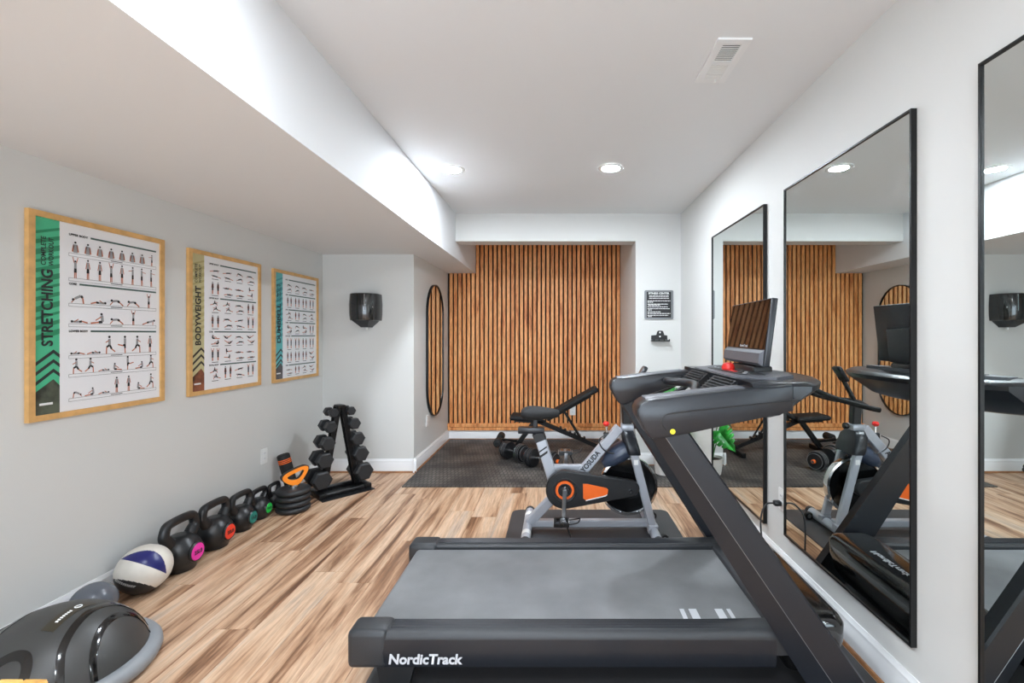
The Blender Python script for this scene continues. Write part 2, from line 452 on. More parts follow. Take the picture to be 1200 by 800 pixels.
# ceiling air vent
t = thing('air_vent', 'white metal air register with louvres set in the ceiling', 'vent', (.72, 2.005, ZC))
vx0, vx1, vy0, vy1 = .650, .790, 1.846, 2.163
mb = MB(); z0, z1 = ZC - .008, ZC
ix0, ix1, iy0, iy1 = vx0 + .032, vx1 - .032, vy0 + .03, vy1 - .03
for a in ((vx0, ix0, vy0, vy1), (ix1, vx1, vy0, vy1), (ix0, ix1, vy0, iy0), (ix0, ix1, iy1, vy1), (ix0, ix1, 1.998, 2.012)):
    mb.box(a[0], a[1], a[2], a[3], z0, z1)
mb.build('frame', 'trim', t, 0)
MB().box(ix0, ix1, iy0, iy1, ZC - .0022, ZC - .0006).build('duct', 'vent_dark', t, 0)
for half, (ya, yb, tilt) in enumerate(((iy0, 1.998, -.0035), (2.012, iy1, .0045))):
    n = 10
    for i in range(n):
        yy = ya + (yb - ya) * (i + .5) / n
        w = .0022 if half == 0 else .0046
        MB().box(ix0, ix1, yy - w, yy + w, ZC - .007, ZC - .0048).build('louvre', 'white', t, 0)
MB().rbox(.735, .741, iy1 + .002, iy1 + .012, ZC - .02, ZC - .008, .001, 1).build('lever', 'white', t)

# ================================================================== MIRRORS
def wall_mirror(y0, y1, z0, z1, label):
    t = thing('wall_mirror', label, 'mirror', (XR, (y0 + y1) / 2, z0), 0, 'tall mirrors on the right wall')
    fw, d = .007, .022
    mb = MB()
    for a in ((y0, y0 + fw, z0, z1), (y1 - fw, y1, z0, z1), (y0 + fw, y1 - fw, z0, z0 + fw), (y0 + fw, y1 - fw, z1 - fw, z1)):
        mb.box(XR - d, XR - .001, a[0], a[1], a[2], a[3])
    mb.build('frame', 'blackmetal', t, 0)
    MB().box(XR - d + .006, XR - .001, y0 + fw, y1 - fw, z0 + fw, z1 - fw).build('glass', 'mirror', t, 0)
wall_mirror(2.658, 3.559, .195, 2.063, 'tall black-framed wall mirror farthest from the camera, beside the alcove')
wall_mirror(1.547, 2.421, .235, 2.07, 'tall black-framed wall mirror in the middle, reflecting the exercise bike')
wall_mirror(.43, 1.30, .235, 2.073, 'tall black-framed wall mirror cut off by the right picture edge')

t = thing('pill_mirror', 'tall pill-shaped mirror with thin black frame on the alcove side wall', 'mirror', (XA0, 5.017, .41))
def pill(y0, y1, z0, z1, k=14):
    r = (y1 - y0) / 2; c = (y0 + y1) / 2; out = []
    for i in range(k + 1): a = PI * i / k; out.append((c + r * math.cos(a), z1 - r + r * math.sin(a)))
    for i in range(k + 1): a = PI + PI * i / k; out.append((c + r * math.cos(a), z0 + r + r * math.sin(a)))
    return out
po, pi_ = pill(4.694, 5.34, .41, 1.85), pill(4.704, 5.33, .42, 1.84)
fx = lambda o, d: [Vector((XA0 + d, a, b)) for a, b in o]
mb = MB(); mb.loft([fx(po, .001), fx(po, .026), fx(pi_, .026), fx(pi_, .002)], False); mb.build('frame', 'blackmetal', t, 40)
MB().prism(pi_, .002, .016, lambda u, v, d: (XA0 + d, u, v)).build('glass', 'mirror', t, 20)

# ================================================================== POSTERS
def seg(mb, a, b, w, ci, P):
    ax, ay = a; bx, by = b; L = math.hypot(bx - ax, by - ay) or 1e-6
    nx, ny = -(by - ay) / L * w / 2, (bx - ax) / L * w / 2
    mb.cur = ci
    mb.add([P(ax + nx, ay + ny), P(bx + nx, by + ny), P(bx - nx, by - ny), P(ax - nx, ay - ny)], [(3, 2, 1, 0)])
def dot(mb, c, r, ci, P, n=8):
    mb.cur = ci
    mb.add([P(c[0] + r * math.cos(2 * PI * i / n), c[1] + r * math.sin(2 * PI * i / n)) for i in range(n)], [tuple(range(n))])
# poses in a unit box: head, then limbs (colour: 0 skin, 1 shirt, 2 shorts / hair)
POSE = {
 'stand': ((.5, .92), [((.5, .84), (.5, .52), .2, 1), ((.46, .52), (.44, .3), .12, 2), ((.54, .52), (.56, .3), .12, 2), ((.44, .3), (.43, .0), .07, 0), ((.56, .3), (.57, 0), .07, 0), ((.4, .82), (.3, .5), .06, 0), ((.6, .82), (.7, .5), .06, 0)]),
 'up': ((.5, .8), [((.5, .74), (.5, .46), .2, 1), ((.46, .46), (.44, .26), .12, 2), ((.54, .46), (.56, .26), .12, 2), ((.44, .26), (.43, 0), .07, 0), ((.56, .26), (.57, 0), .07, 0), ((.4, .72), (.26, 1), .06, 0), ((.6, .72), (.74, 1), .06, 0)]),
 'reach': ((.45, .92), [((.45, .84), (.45, .52), .18, 1), ((.45, .52), (.45, .3), .18, 2), ((.42, .3), (.4, 0), .07, 0), ((.5, .3), (.54, 0), .07, 0), ((.45, .76), (.95, .72), .06, 0)]),
 'bust': ((.5, .8), [((.5, .66), (.5, .05), .42, 1), ((.3, .6), (.16, .1), .14, 0), ((.7, .6), (.84, .1), .14, 0)]),
 'bend': ((.85, .28), [((.75, .36), (.4, .6), .16, 1), ((.4, .6), (.3, .45), .16, 2), ((.3, .45), (.24, .0), .09, 0), ((.75, .36), (.95, .05), .06, 0)]),
 'kneel': ((.16, .42), [((.22, .36), (.56, .42), .15, 1), ((.56, .42), (.7, .3), .16, 2), ((.7, .3), (.95, .03), .09, 0), ((.24, .32), (.05, .04), .06, 0)]),
 'lie': ((.08, .16), [((.16, .14), (.5, .14), .14, 1), ((.5, .14), (.66, .18), .14, 2), ((.66, .18), (1, .06), .09, 0), ((.2, .12), (.45, .34), .06, 0)]),
 'sit': ((.32, .8), [((.3, .7), (.26, .2), .2, 1), ((.26, .18), (.5, .14), .18, 2), ((.5, .14), (1, .06), .1, 0), ((.32, .6), (.7, .28), .07, 0)]),
 'lunge': ((.5, .92), [((.5, .82), (.48, .48), .17, 1), ((.48, .48), (.72, .36), .13, 2), ((.46, .46), (.32, .26), .13, 2), ((.72, .36), (.74, 0), .08, 0), ((.32, .26), (.03, .1), .08, 0), ((.5, .74), (.8, .62), .06, 0)]),
 'kick': ((.4, .92), [((.4, .84), (.4, .5), .17, 1), ((.4, .5), (.56, .42), .13, 2), ((.56, .42), (1, .5), .08, 0), ((.4, .5), (.4, .28), .12, 2), ((.4, .28), (.38, 0), .08, 0)]),
 'plank': ((.93, .42), [((.85, .38), (.5, .28), .14, 1), ((.5, .28), (.36, .22), .14, 2), ((.36, .22), (.0, .05), .08, 0), ((.84, .36), (.82, .03), .06, 0)]),
 'vee': ((.1, .62), [((.16, .54), (.42, .1), .17, 1), ((.42, .1), (.56, .26), .14, 2), ((.56, .26), (.95, .8), .09, 0), ((.2, .5), (.62, .5), .06, 0)]),
}
THICK = 1.0
def figure(mb, kind, u, v, w, h, P, flip=False):
    hd, limbs = POSE[kind]
    T = lambda q: (u + (1 - q[0] if flip else q[0]) * w, v + q[1] * h)
    s = min(w, h)
    for a, b, t, c in limbs: seg(mb, T(a), T(b), t * s * (THICK if kind != 'bust' else 1.2), c, P)
    dot(mb, T(hd), .1 * s * (1.3 if kind == 'bust' else 1), 2, P)

def poster(y0, y1, z0, z1, label, banner_cols, title, title_span, sub_span, deco, heads, rows, big):
    t = thing('framed_poster', label, 'poster', (XL, (y0 + y1) / 2, z0), 0, 'framed workout posters')
    fw = .025; d = .019; xw = XL + .001
    mb = MB()   # four mitred bars
    def fb(p):
        inn = {(y0, z0): (y0 + fw, z0 + fw), (y1, z0): (y1 - fw, z0 + fw), (y1, z1): (y1 - fw, z1 - fw), (y0, z1): (y0 + fw, z1 - fw)}
        for i in range(4):
            a, b = p[i], p[(i + 1) % 4]; q = [a, b, inn[b], inn[a]]
            o = MB(); o.prism(q, 0, d, lambda u, v, e: (xw + e, u, v)); o.build('frame_bar', 'pine', t, 0)
    fb([(y0, z0), (y1, z0), (y1, z1), (y0, z1)])
    px = xw + .010
    sheet = MB().box(xw, px, y0 + fw, y1 - fw, z0 + fw, z1 - fw).build('print_sheet', 'paper', t, 0)
    P = lambda u, v: (px + .0012, u, v)
    Q = lambda u, v: (px + .0006, u, v)
    by0, by1, bz0, bz1 = y0 + fw, y0 + fw + .1, z0 + fw, z1 - fw
    base, stripe, photo, chev = banner_cols
    cells = [mat('banner_base', base, .35), mat('banner_stripe', stripe, .35), mat('banner_photo', photo, .35, var=.55, vscale=14), mat('banner_chevron', chev, .35)]
    mb = MB(); mb.add([Q(by0, bz0), Q(by1, bz0), Q(by1, bz1), Q(by0, bz1)], [(0, 1, 2, 3)])
    # slanted stripes on the upper banner
    mb.cur = 1; zt = bz1
    n = 0; zz = bz1 - .03
    while zz > bz0 + .34:
        th = .012 + .006 * ((n * 7) % 3)
        a, b = max(zz - .035, bz0), zz
        q = [(by0, a - th), (by1, b - th), (by1, min(b, bz1)), (by0, min(a, bz1))]
        mb.add([P(u, v) for u, v in q], [(0, 1, 2, 3)]); zz -= .037 + .004 * (n % 3); n += 1
    # photograph at the foot, peaked top
    mb.cur = 2; pz = deco[1]
    mb.add([P(by0, bz0), P(by1, bz0), P(by1, pz - .03), P(by0 + .075, pz), P(by0, pz - .055)], [(0, 1, 2, 3, 4)])
    mb.cur = 3
    for k in range(3):
        zc = deco[0] - k * .042
        for (ua, va), (ub, vb) in (((by0, zc - .058), (by0 + .075, zc)), ((by0 + .075, zc), (by1, zc - .022))):
            mb.add([(px + .0016, ua, va - .016), (px + .0016, ub, vb - .016), (px + .0016, ub, vb), (px + .0016, ua, va)], [(0, 1, 2, 3)])
    mb.build('banner_print', cells, sheet, 0)
    up, out = (0, 0, 1), (0, -1, 0)
    text('title_lettering', title, 'ink', sheet, (px + .0024, by0 + .072, title_span[0]), up, out, title_span[1] - title_span[0], .046, bold=.03)
    for k, wd in enumerate(('COMPLETE', 'WORKOUT')):
        text('subtitle_lettering', wd, 'ink', sheet, (px + .0016, by0 + .045 + k * .03, sub_span[0]), up, out, sub_span[1] - sub_span[0], .02, bold=.018)
    mb = MB(); mb.add([(px + .0018, by0 + .02, bz0 + .04), (px + .0018, by0 + .072, bz0 + .04), (px + .0018, by0 + .072, bz0 + .05), (px + .0018, by0 + .02, bz0 + .05)], [(0, 1, 2, 3)])
    mb.build('imprint', 'white', sheet, 0)
    # section rules, headings and figures
    u0, u1 = by1 + .038, y1 - fw - .022
    mb = MB()
    for hz, ttl in heads:
        wl = .012 * len(ttl) * .7
        mb.cur = 3; mb.add([P(u0 + wl + .012, hz), P(u1, hz), P(u1, hz + .0085), P(u0 + wl + .012, hz + .0085)], [(0, 1, 2, 3)])
        text('heading_lettering', ttl, 'ink', sheet, (px + .0012, u0, hz - .001), (0, 1, 0), (0, 0, 1), wl, .0105, bold=.04)
    global THICK
    THICK = 1.15 if big else 1.7
    rnd = random.Random(len(title))
    for zb, kinds, hh in rows:
        n = len(kinds); cw = (u1 - u0) / n
        if big:
            mb.cur = 2
            for a, b in (((u0, zb), (u1, zb)), ((u0, zb - .014), (u1, zb - .014)), ((u0, zb - .014), (u0, zb)), ((u1, zb - .014), (u1, zb))):
                seg(mb, a, b, .0012, 2, P)
            seg(mb, ((u0 + u1) / 2 - .03, zb - .007), ((u0 + u1) / 2 + .03, zb - .007), .003, 2, P)
        for i, kd in enumerate(kinds):
            w = cw * .84
            if kd in ('stand', 'up', 'reach', 'bust'): w = min(w, hh * .6)
            hgt = hh if kd in ('stand', 'up', 'reach', 'kick', 'lunge', 'bust') else min(hh, w * .8)
            if big:
                figure(mb, kd, u0 + cw * (i + .5) - w / 2, zb + .001, w, hgt, P, rnd.random() < .4)
            else:
                k2 = rnd.choice(list(POSE))
                if kd in ('stand', 'up', 'reach', 'bust'):
                    figure(mb, kd, u0 + cw * i + cw * .08, zb + .012, cw * .38, hh, P); figure(mb, kd, u0 + cw * i + cw * .5, zb + .012, cw * .38, hh, P, True)
                else:
                    figure(mb, kd, u0 + cw * i + cw * .06, zb + .012 + hh * .5, cw * .75, hh * .46, P); figure(mb, kd, u0 + cw * i + cw * .16, zb + .012, cw * .75, hh * .46, P, True)
                seg(mb, (u0 + cw * (i + .22), zb + .002), (u0 + cw * (i + .72), zb + .002), .0035, 2, P)
    mb.build('figure_print', ['skin', 'shirt' if big else 'charcoal', 'ink', 'inkgreen'], sheet, 0)

poster(1.898, 2.555, .93, 1.83, 'oak-framed poster with green banner reading STRETCHING, nearest the camera',
       ((72, 184, 138), (34, 134, 92), (58, 62, 52), (40, 44, 44)), 'STRETCHING', (1.25, 1.583), (1.6, 1.724), (1.235, 1.105),
       [(1.752, 'UPPER BODY'), (1.528, 'CORE'), (1.312, 'LOWER BODY')],
       [(1.672, ['bust', 'bust', 'bust', 'bust', 'bust', 'bust', 'bust', 'reach'], .062), (1.559, ['up', 'stand', 'stand', 'up', 'stand', 'reach', 'reach', 'reach'], .095),
        (1.443, ['bend', 'lie', 'kneel', 'kneel', 'up'], .075), (1.35, ['lie', 'sit', 'kneel', 'up', 'plank'], .075),
        (1.205, ['lie', 'lie', 'lunge', 'kick', 'lunge', 'stand'], .09), (1.12, ['lunge', 'lunge', 'lie', 'sit', 'kick', 'sit', 'lunge'], .07),
        (1.01, ['bend', 'sit', 'lie', 'stand', 'stand', 'sit', 'lunge'], .08)], True)
poster(2.725, 3.385, .927, 1.822, 'oak-framed poster with tan banner reading BODYWEIGHT, in the middle of the row',
       ((196, 188, 142), (178, 168, 118), (96, 56, 38), (36, 36, 34)), 'BODYWEIGHT', (1.235, 1.60), (1.62, 1.735), (1.222, 1.09),
       [(1.748, 'UPPER BODY'), (1.53, 'LOWER BODY'), (1.314, 'CORE'), (1.10, 'TOTAL BODY')],
       [(1.655, ['plank', 'plank', 'bend', 'kneel'], .07), (1.55, ['stand', 'lie', 'lie', 'kick'], .08), (1.44, ['lunge', 'lunge', 'kneel', 'stand'], .07), (1.335, ['stand', 'kneel', 'plank', 'up'], .08),
        (1.225, ['sit', 'vee', 'kneel', 'vee'], .07), (1.12, ['up', 'kick', 'lie', 'lie'], .08), (1.0, ['lunge', 'stand', 'plank', 'up'], .08)], False)
poster(3.536, 4.198, .922, 1.817, 'oak-framed poster with teal banner reading DUMBBELL, in the row next to the corner',
       ((92, 182, 184), (58, 150, 156), (58, 56, 58), (22, 44, 50)), 'DUMBBELL', (1.235, 1.545), (1.56, 1.70), (1.19, 1.075),
       [(1.745, 'BACK'), (1.622, 'ARMS'), (1.5, 'LEGS'), (1.395, 'CHEST'), (1.285, 'SHOULDER'), (1.045, 'CORE')],
       [(1.645, ['bend', 'bend', 'kneel', 'lie'], .07), (1.522, ['stand', 'stand', 'stand', 'up'], .08), (1.415, ['lunge', 'stand', 'bend', 'lunge'], .066), (1.305, ['sit', 'bend', 'sit', 'up'], .07),
        (1.175, ['up', 'up', 'stand', 'up'], .085), (1.07, ['stand', 'stand', 'stand', 'vee'], .08), (.965, ['lie', 'stand', 'lunge', 'vee'], .06)], False)

# ================================================================== WALL FITTINGS
def outlet(name, label, loc, ax, ay, n):
    """ax across, n out of the wall"""
    t = thing('wall_outlet', label, 'outlet', loc, 0, 'white wall outlets')
    ax, n = Vector(ax), Vector(n); up = Vector((0, 0, 1)); c = Vector(loc)
    f = lambda u, v, d: c + ax * u + up * v + n * d
    MB().prism(rrect(-.036, .036, -.058, .058, .005, 3), .0005, .006, f).build('cover_plate', 'white', t, 30)
    for s in (-1, 1):
        o = MB().prism(rrect(-.0165, .0165, s * .02 - .013, s * .02 + .013, .008, 4), .006, .009, f).build('socket', 'trim', t, 30)
        mb = MB()
        for q in (-.006, .006): mb.prism([(q - .001, s * .02 - .003), (q + .001, s * .02 - .003), (q + .001, s * .02 + .005), (q - .001, s * .02 + .005)], .009, .0095, f)
        mb.build('slot', 'ink', o, 0)
    return t
outlet('o', 'white wall outlet under the teal poster on the left wall', (XL, 3.444, .383), (0, 1, 0), 0, (1, 0, 0))
outlet('o', 'white wall outlet below the pill-shaped mirror', (XA0, 4.73, .405), (0, 1, 0), 0, (1, 0, 0))
outlet('o', 'white wall outlet set into the wood slats', (.18, YN - .034, .365), (1, 0, 0), 0, (0, -1, 0))
outlet('o', 'white wall outlet with a plugged-in cord between two mirrors', (XR, 2.475, .403), (0, 1, 0), 0, (-1, 0, 0))

# dispenser
dx, dz = -1.80, 1.43
t = thing('wall_dispenser', 'glossy black wall-mounted dispenser with tapered bottom', 'dispenser', (dx, YD, dz))
rings = []
for z, w, dp in ((dz, .128, .17), (dz + .004, .133, .178), (dz + .06, .138, .19), (dz + .15, .139, .192), (dz + .245, .133, .182), (dz + .25, .128, .175)):
    ring = [(dx - w, YD - .001, z)]
    for i in range(13):
        a = PI * i / 12; ring.append((dx - w * math.cos(a) if 0 < i < 12 else dx + (-w if i == 0 else w), YD - .05 - (dp - .05) * math.sin(a) ** .8, z))
    ring.append((dx + w, YD - .001, z)); rings.append(ring)
body = MB().loft(rings).build('housing', 'gloss', t, 40)
MB().loft([[(dx - w, YD - .001, z), (dx - w, YD - .05, z), (dx - w * .7, YD - dp, z), (dx + w * .7, YD - dp, z), (dx + w, YD - .05, z), (dx + w, YD - .001, z)]
           for z, w, dp in ((dz - .062, .046, .08), (dz - .05, .055, .1), (dz - .02, .09, .14), (dz, .112, .165))]).build('chute', 'satin', t, 30)
MB().cyl((dx + .01, YD - .05, dz - .085), (dx + .01, YD - .05, dz - .06), .011, 12, .002).build('nozzle', 'white', t)
MB().box(dx + .045, dx + .050, YD - .19, YD - .172, dz + .09, dz + .24).build('window_edge', 'chrome', t, 0)
MB().rbox(dx + .095, dx + .11, YD - .15, YD - .135, dz + .115, dz + .13, .002, 1).build('lock', 'chrome', t)

# rules sign
t = thing('rules_sign', 'square black rules sign headed FITNESS CENTER in a grey frame', 'sign', (1.0, YB, 1.453))
sx0, sx1, sz0, sz1 = .858, 1.144, 1.453, 1.741
mb = MB(); o1 = rrect(sx0, sx1, sz0, sz1, .014, 4); o2 = rrect(sx0 + .021, sx1 - .021, sz0 + .016, sz1 - .016, .003, 4)
W = lambda o, d: [Vector((u, YB - d, v)) for u, v in o]
mb.loft([W(o1, .001), W(o1, .012), W(o2, .012), W(o2, .003)], False); mb.build('frame', 'signframe', t, 30)
plate = MB().prism(o2, .002, .007, lambda u, v, d: (u, YB - d, v)).build('plate', 'ink', t, 0)
text('heading_lettering', 'FITNESS CENTER', 'white', plate, (sx0 + .04, YB - .0076, sz1 - .043), (1, 0, 0), (0, 0, 1), .206, .022, bold=.03)
mb = MB()
for k, (u, w, dz_) in enumerate(((.046, .194, .056), (.046, .194, .062), (.045, .198, .078), (.03, .226, .104), (.03, .055, .117), (.03, .204, .136), (.036, .12, .147), (.03, .2, .163), (.03, .22, .181), (.036, .035, .194), (.03, .13, .213), (.03, .226, .229), (.03, .206, .247), (.036, .035, .259))):
    # illegible lines of small print: short dashes
    u0 = sx0 + u; r = random.Random(k); e = u0 + w; hgt = .0062 if k != 1 else .002
    while u0 < e:
        l = min(r.uniform(.012, .034), e - u0)
        mb.box(u0, u0 + l, YB - .0078, YB - .007, sz1 - .005 - dz_, sz1 - .005 - dz_ + hgt); u0 += l + .004
mb.build('small_print', 'white', plate, 0)

# hook bracket
t = thing('wall_bracket', 'dark metal wall bracket with mounting ear and hooks below the sign', 'bracket', (1.01, YB, 1.23))
pl = [(.925, 1.25), (1.085, 1.25), (1.085, 1.292), (1.055, 1.297), (1.045, 1.33), (1.035, 1.34), (.995, 1.34), (.985, 1.33), (.975, 1.297), (.925, 1.292)]
MB().prism(pl, .001, .006, lambda u, v, d: (u, YB - d, v)).build('back_plate', 'black', t, 0)
for z in (1.282, 1.322): MB().cyl((1.0 + .012, YB - .0055, z), (1.0 + .012, YB - .009, z), .008, 12).build('screw', 'white', t)
MB().rbox(.92, 1.10, YB - .055, YB - .001, 1.234, 1.246, .002, 1).build('shelf_lip', 'black', t)
for xx in (.935, .985, 1.035, 1.085):
    MB().tube(spline([(xx, YB - .045, 1.238), (xx, YB - .075, 1.236), (xx, YB - .09, 1.242), (xx, YB - .095, 1.256)], 4), .0045, 8).build('hook', 'black', t)

# ================================================================== MATS
mb = MB()
mp = [(-1.33, 3.872), (1.05, 3.872), (1.05, 4.49), (.742, 4.49), (.742, 5.615), (-1.33, 5.615)]
o = MB().prism(mp, .0005, .010, lambda u, v, d: (u, v, d)).build('rubber_mat', 'rubbermat', None, 0)
tag(o, 'large ribbed black rubber mat covering the alcove floor', 'mat')
o = MB().prism(rrect(-.335, .80, 2.64, 3.364, .06, 5), .0005, .007, lambda u, v, d: (u, v, d)).build('bike_mat', 'mat2', None, 0)
tag(o, 'dark grey vinyl mat with rounded corners under the exercise bike', 'mat')
o = MB().prism(rrect(-.715, 1.186, 1.36, 2.44, .03, 4), .0005, .007, lambda u, v, d: (u, v, d)).build('treadmill_mat', 'mat2', None, 0)
tag(o, 'black mat on the floor under the treadmill', 'mat')

# ================================================================== TREADMILL
Y0, Y1 = 1.60, 2.36          # deck
T = thing('treadmill', 'large black treadmill with tilted monitor, facing the mirrors', 'treadmill', (.15, 1.98, 0))
MB().rbox(-.705, .80, 1.68, 2.268, .165, .236, .022, 4).build('belt', 'belt', T)
bm_ = [o for o in T.children if o.name.startswith('belt')][0]
for a, b in ((.470, .487), (.505, .535), (.606, .636), (.652, .667)):
    MB().box(a, b, 1.702, 1.765, .2362, .2368).build('belt_stripe', 'print', bm_, 0)
for near in (1, 0):
    ya, yb = (Y0, 1.685) if near else (2.265, Y1)
    # rounded rail with outer skirt
    yo, yi = (ya, yb) if near else (yb, ya); sg = 1 if near else -1
    prof = [(yo, .165), (yo, .228), (yo + sg * .004, .243), (yo + sg * .014, .252), (yo + sg * .03, .255), (yi - sg * .008, .252), (yi, .243), (yi, .20), (yo + sg * .03, .165)]
    r = MB().loft([[(xx, y, z + dz) for y, z in prof] for xx, dz in ((-.66, 0), (.5, 0), (.78, .006), (.86, .010))]).build('side_rail', 'charcoal', T, 40)
    for k in range(7):
        y = yo + sg * (.027 + k * .0072)
        MB().rbox(-.60, .74, y - .0026, y + .0026, .251, .2568, .0015, 1).build('grip_rib', 'satin', r)
    s_ = MB().loft([[(xx, y, z) for y, z in ([(yo + sg * .004, .128), (yo - sg * .002, .15), (yo - sg * .003, .185), (yo, .226), (yo + sg * .02, .226), (yo + sg * .02, .128)])] for xx in (-.655, .768)]).build('side_skirt', 'satin', T, 40)
    if near:
        text('logo_lettering', 'NordicTrack', 'print', s_, (-.595, yo - .0032, .143), (1, 0, 0), (0, 0, 1), .26, .037, bold=.035, shear=.12, depth=.001)
    MB().rbox(-.745, -.60, min(yo - sg * .004, yi + sg * .012), max(yo - sg * .004, yi + sg * .012), .122, .258, .022, 4).build('end_cap', 'charcoal', T, 40)
    # rear foot
    MB().loft([[(-.655, y, .13), (-.51, y, .13), (-.545, y, .008), (-.63, y, .008)] for y in ((yo + .03, yo + .08) if near else (yo - .08, yo - .03))]).build('rear_foot', 'black', T, 20)
MB().rbox(-.69, .78, 1.72, 2.24, .13, .166, .01, 2).build('deck_board', 'black', T)
# lip between belt and motor hood
MB().loft([[(.765, y, .238), (.775, y, .252), (.805, y, .262), (.86, y, .268), (.86, y, .2), (.765, y, .2)] for y in (1.70, 2.27)]).build('hood_lip', 'charcoal', T, 40)
mb = MB()
rings = []
for z, x0, x1, ya, yb, r in ((.075, .84, .985, 1.66, 2.30, .03), (.12, .82, 1.015, 1.635, 2.325, .04), (.2, .81, 1.035, 1.615, 2.345, .05), (.262, .815, 1.035, 1.612, 2.348, .05), (.283, .825, 1.022, 1.622, 2.338, .045), (.29, .84, 1.0, 1.64, 2.32, .04)):
    rings.append([(a, b, z) for a, b in rrect(x0, x1, ya, yb, r, 5)])
hood = mb.loft(rings).build('motor_hood', 'gloss', T, 50)
text('logo_lettering', 'NordicTrack', 'print', hood, (.93, 2.12, .2905), (0, -1, 0), (1, 0, 0), .22, .03, bold=.03)
# uprights: creased blades leaning back towards the runner
for near in (1, 0):
    yo = 1.545 if near else 2.415; sg = 1 if near else -1
    def sec(z, xl, xr_, xx, zz):
        return [(xl, yo + sg * .028, z), (xx, yo, z), (xr_ - .008, yo, z), (xr_, yo + sg * .008, z), (xr_, yo + sg * .055, z), (xl + .01, yo + sg * .055, z)]
    def at(z):
        k = (.95 - z) / .95
        xl = .318 + .60 * k; w = .142 + .068 * k
        return sec(z, xl, xl + w, xl + .048 + .045 * k, 0)
    u = MB().loft([at(z) for z in (.0075, .35, .7, .972)]).build('upright', 'satin', T, 20)
    # thin light line along the crease
    p = [Vector(at(z)[1]) for z in (.06, .4, .95)]
    MB().tube([q + Vector((0, -sg * .0002, 0)) for q in p], .0011, 6).build('crease_edge', 'steel', u)
    # base shoe on the floor
    MB().rbox(.66, 1.13, yo + sg * .004 if near else yo - .05, yo + .05 if near else yo - sg * -.004, .008, .06, .01, 2).build('base_rail', 'black', T)
MB().rbox(1.0, 1.06, 1.6, 2.36, .01, .055, .01, 2).build('base_crossbar', 'black', T)
o = MB().box(.70, .745, 1.56, 1.595, .0075, .0095).build('floor_sticker', 'blue', T, 0)
# arms
def inset(poly, d):
    n = len(poly); out = []
    area = sum(poly[k][0] * poly[(k + 1) % n][1] - poly[(k + 1) % n][0] * poly[k][1] for k in range(n))
    sg = 1 if area > 0 else -1
    for k in range(n):
        (x0, y0), (x1, y1), (x2, y2) = poly[k - 1], poly[k], poly[(k + 1) % n]
        a = Vector((x1 - x0, y1 - y0)).normalized(); b = Vector((x2 - x1, y2 - y1)).normalized()
        nn = Vector((-(a.y + b.y), a.x + b.x)) * sg
        if nn.length > 1e-6: nn.normalize()
        out.append((x1 + nn.x * d, y1 + nn.y * d))
    return out
for near in (1, 0):
    ya, yb = (1.55, 1.652) if near else (2.31, 2.412)
    lift = 0 if near else .045
    ol = [(.345, .944), (.44, .962 + lift * .55), (.60, .996 + lift), (.735, 1.024 + lift), (.80, 1.04 + lift * .7), (.80, 1.13), (.60, 1.113), (.45, 1.097), (.34, 1.084), (.312, 1.081), (.292, 1.074), (.276, 1.062), (.267, 1.044), (.268, 1.024), (.28, 1.0), (.305, .958), (.314, .948), (.326, .943)]
    a = MB().loft([[(u, y, v) for u, v in inset(ol, d)] for y, d in ((ya - (.01 if near else 0), .009), (ya + .003 - (.01 if near else 0), .003), (ya + .009, 0), (yb - .009, 0), (yb - .003 + (0 if near else .01), .003), (yb + (0 if near else .01), .009))]).build('arm', 'satin', T, 30)
    # textured pad along the top
    secs = []
    for xx, za in ((.30, 1.081), (.34, 1.0865), (.45, 1.0995), (.60, 1.1155), (.64, 1.119)):
        secs.append([(xx, ya - (.0095 if near else .0), za - .028), (xx, ya - (.004 if near else -.004), za - .010), (xx, ya + .02, za + .001), (xx, yb - .018, za + .001), (xx, yb - .002, za - .012), (xx, yb - .002, za - .02), (xx, yb - .02, za - .03)])
    MB().loft(secs).build('arm_pad', 'tmgrey', a, 50)
    yo, sg = (ya - .01, -1) if near else (yb + .01, 1)
    pts = spline([(.82, yo + sg * .0006, 1.078), (.60, yo + sg * .0006, 1.058), (.40, yo + sg * .0006, 1.036), (.36, yo + sg * .0006, 1.024), (.352, yo + sg * .0006, 1.0), (.365, yo + sg * .0006, .975)], 4)
    MB().tube(pts, .003, 6).build('seam_line', 'ink', a)
    if near:
        MB().cyl((.388, ya - .004, .972), (.388, ya - .0115, .972), .009, 16).build('sticker', 'yellow', a)
# console
rings = []
def plan(x0, xs, xc, ya, yb, n=20):
    out = [(x0, ya), ]
    for i in range(n + 1):
        s = -1 + 2 * i / n
        e = abs(s) ** 3.2
        out.append((xc - (xc - xs) * abs(s) ** 2.4, (ya + yb) / 2 + s * (yb - ya) / 2))
    out.append((x0, yb)); return out
for z, x0, xs, xc, ins in ((1.012, .70, .74, .88, .03), (1.022, .69, .765, .915, .012), (1.07, .68, .82, .99, .002), (1.105, .672, .868, 1.045, 0.0), (1.122, .668, .87, 1.05, 0.0), (1.132, .665, .855, 1.035, .012), (1.136, .662, .84, 1.015, .03)):
    rings.append([(a, b, z) for a, b in plan(x0, xs, xc, 1.551 + ins + .006, 2.411 - ins - .006)])
con = MB().loft(rings).build('console', 'satin', T, 40)
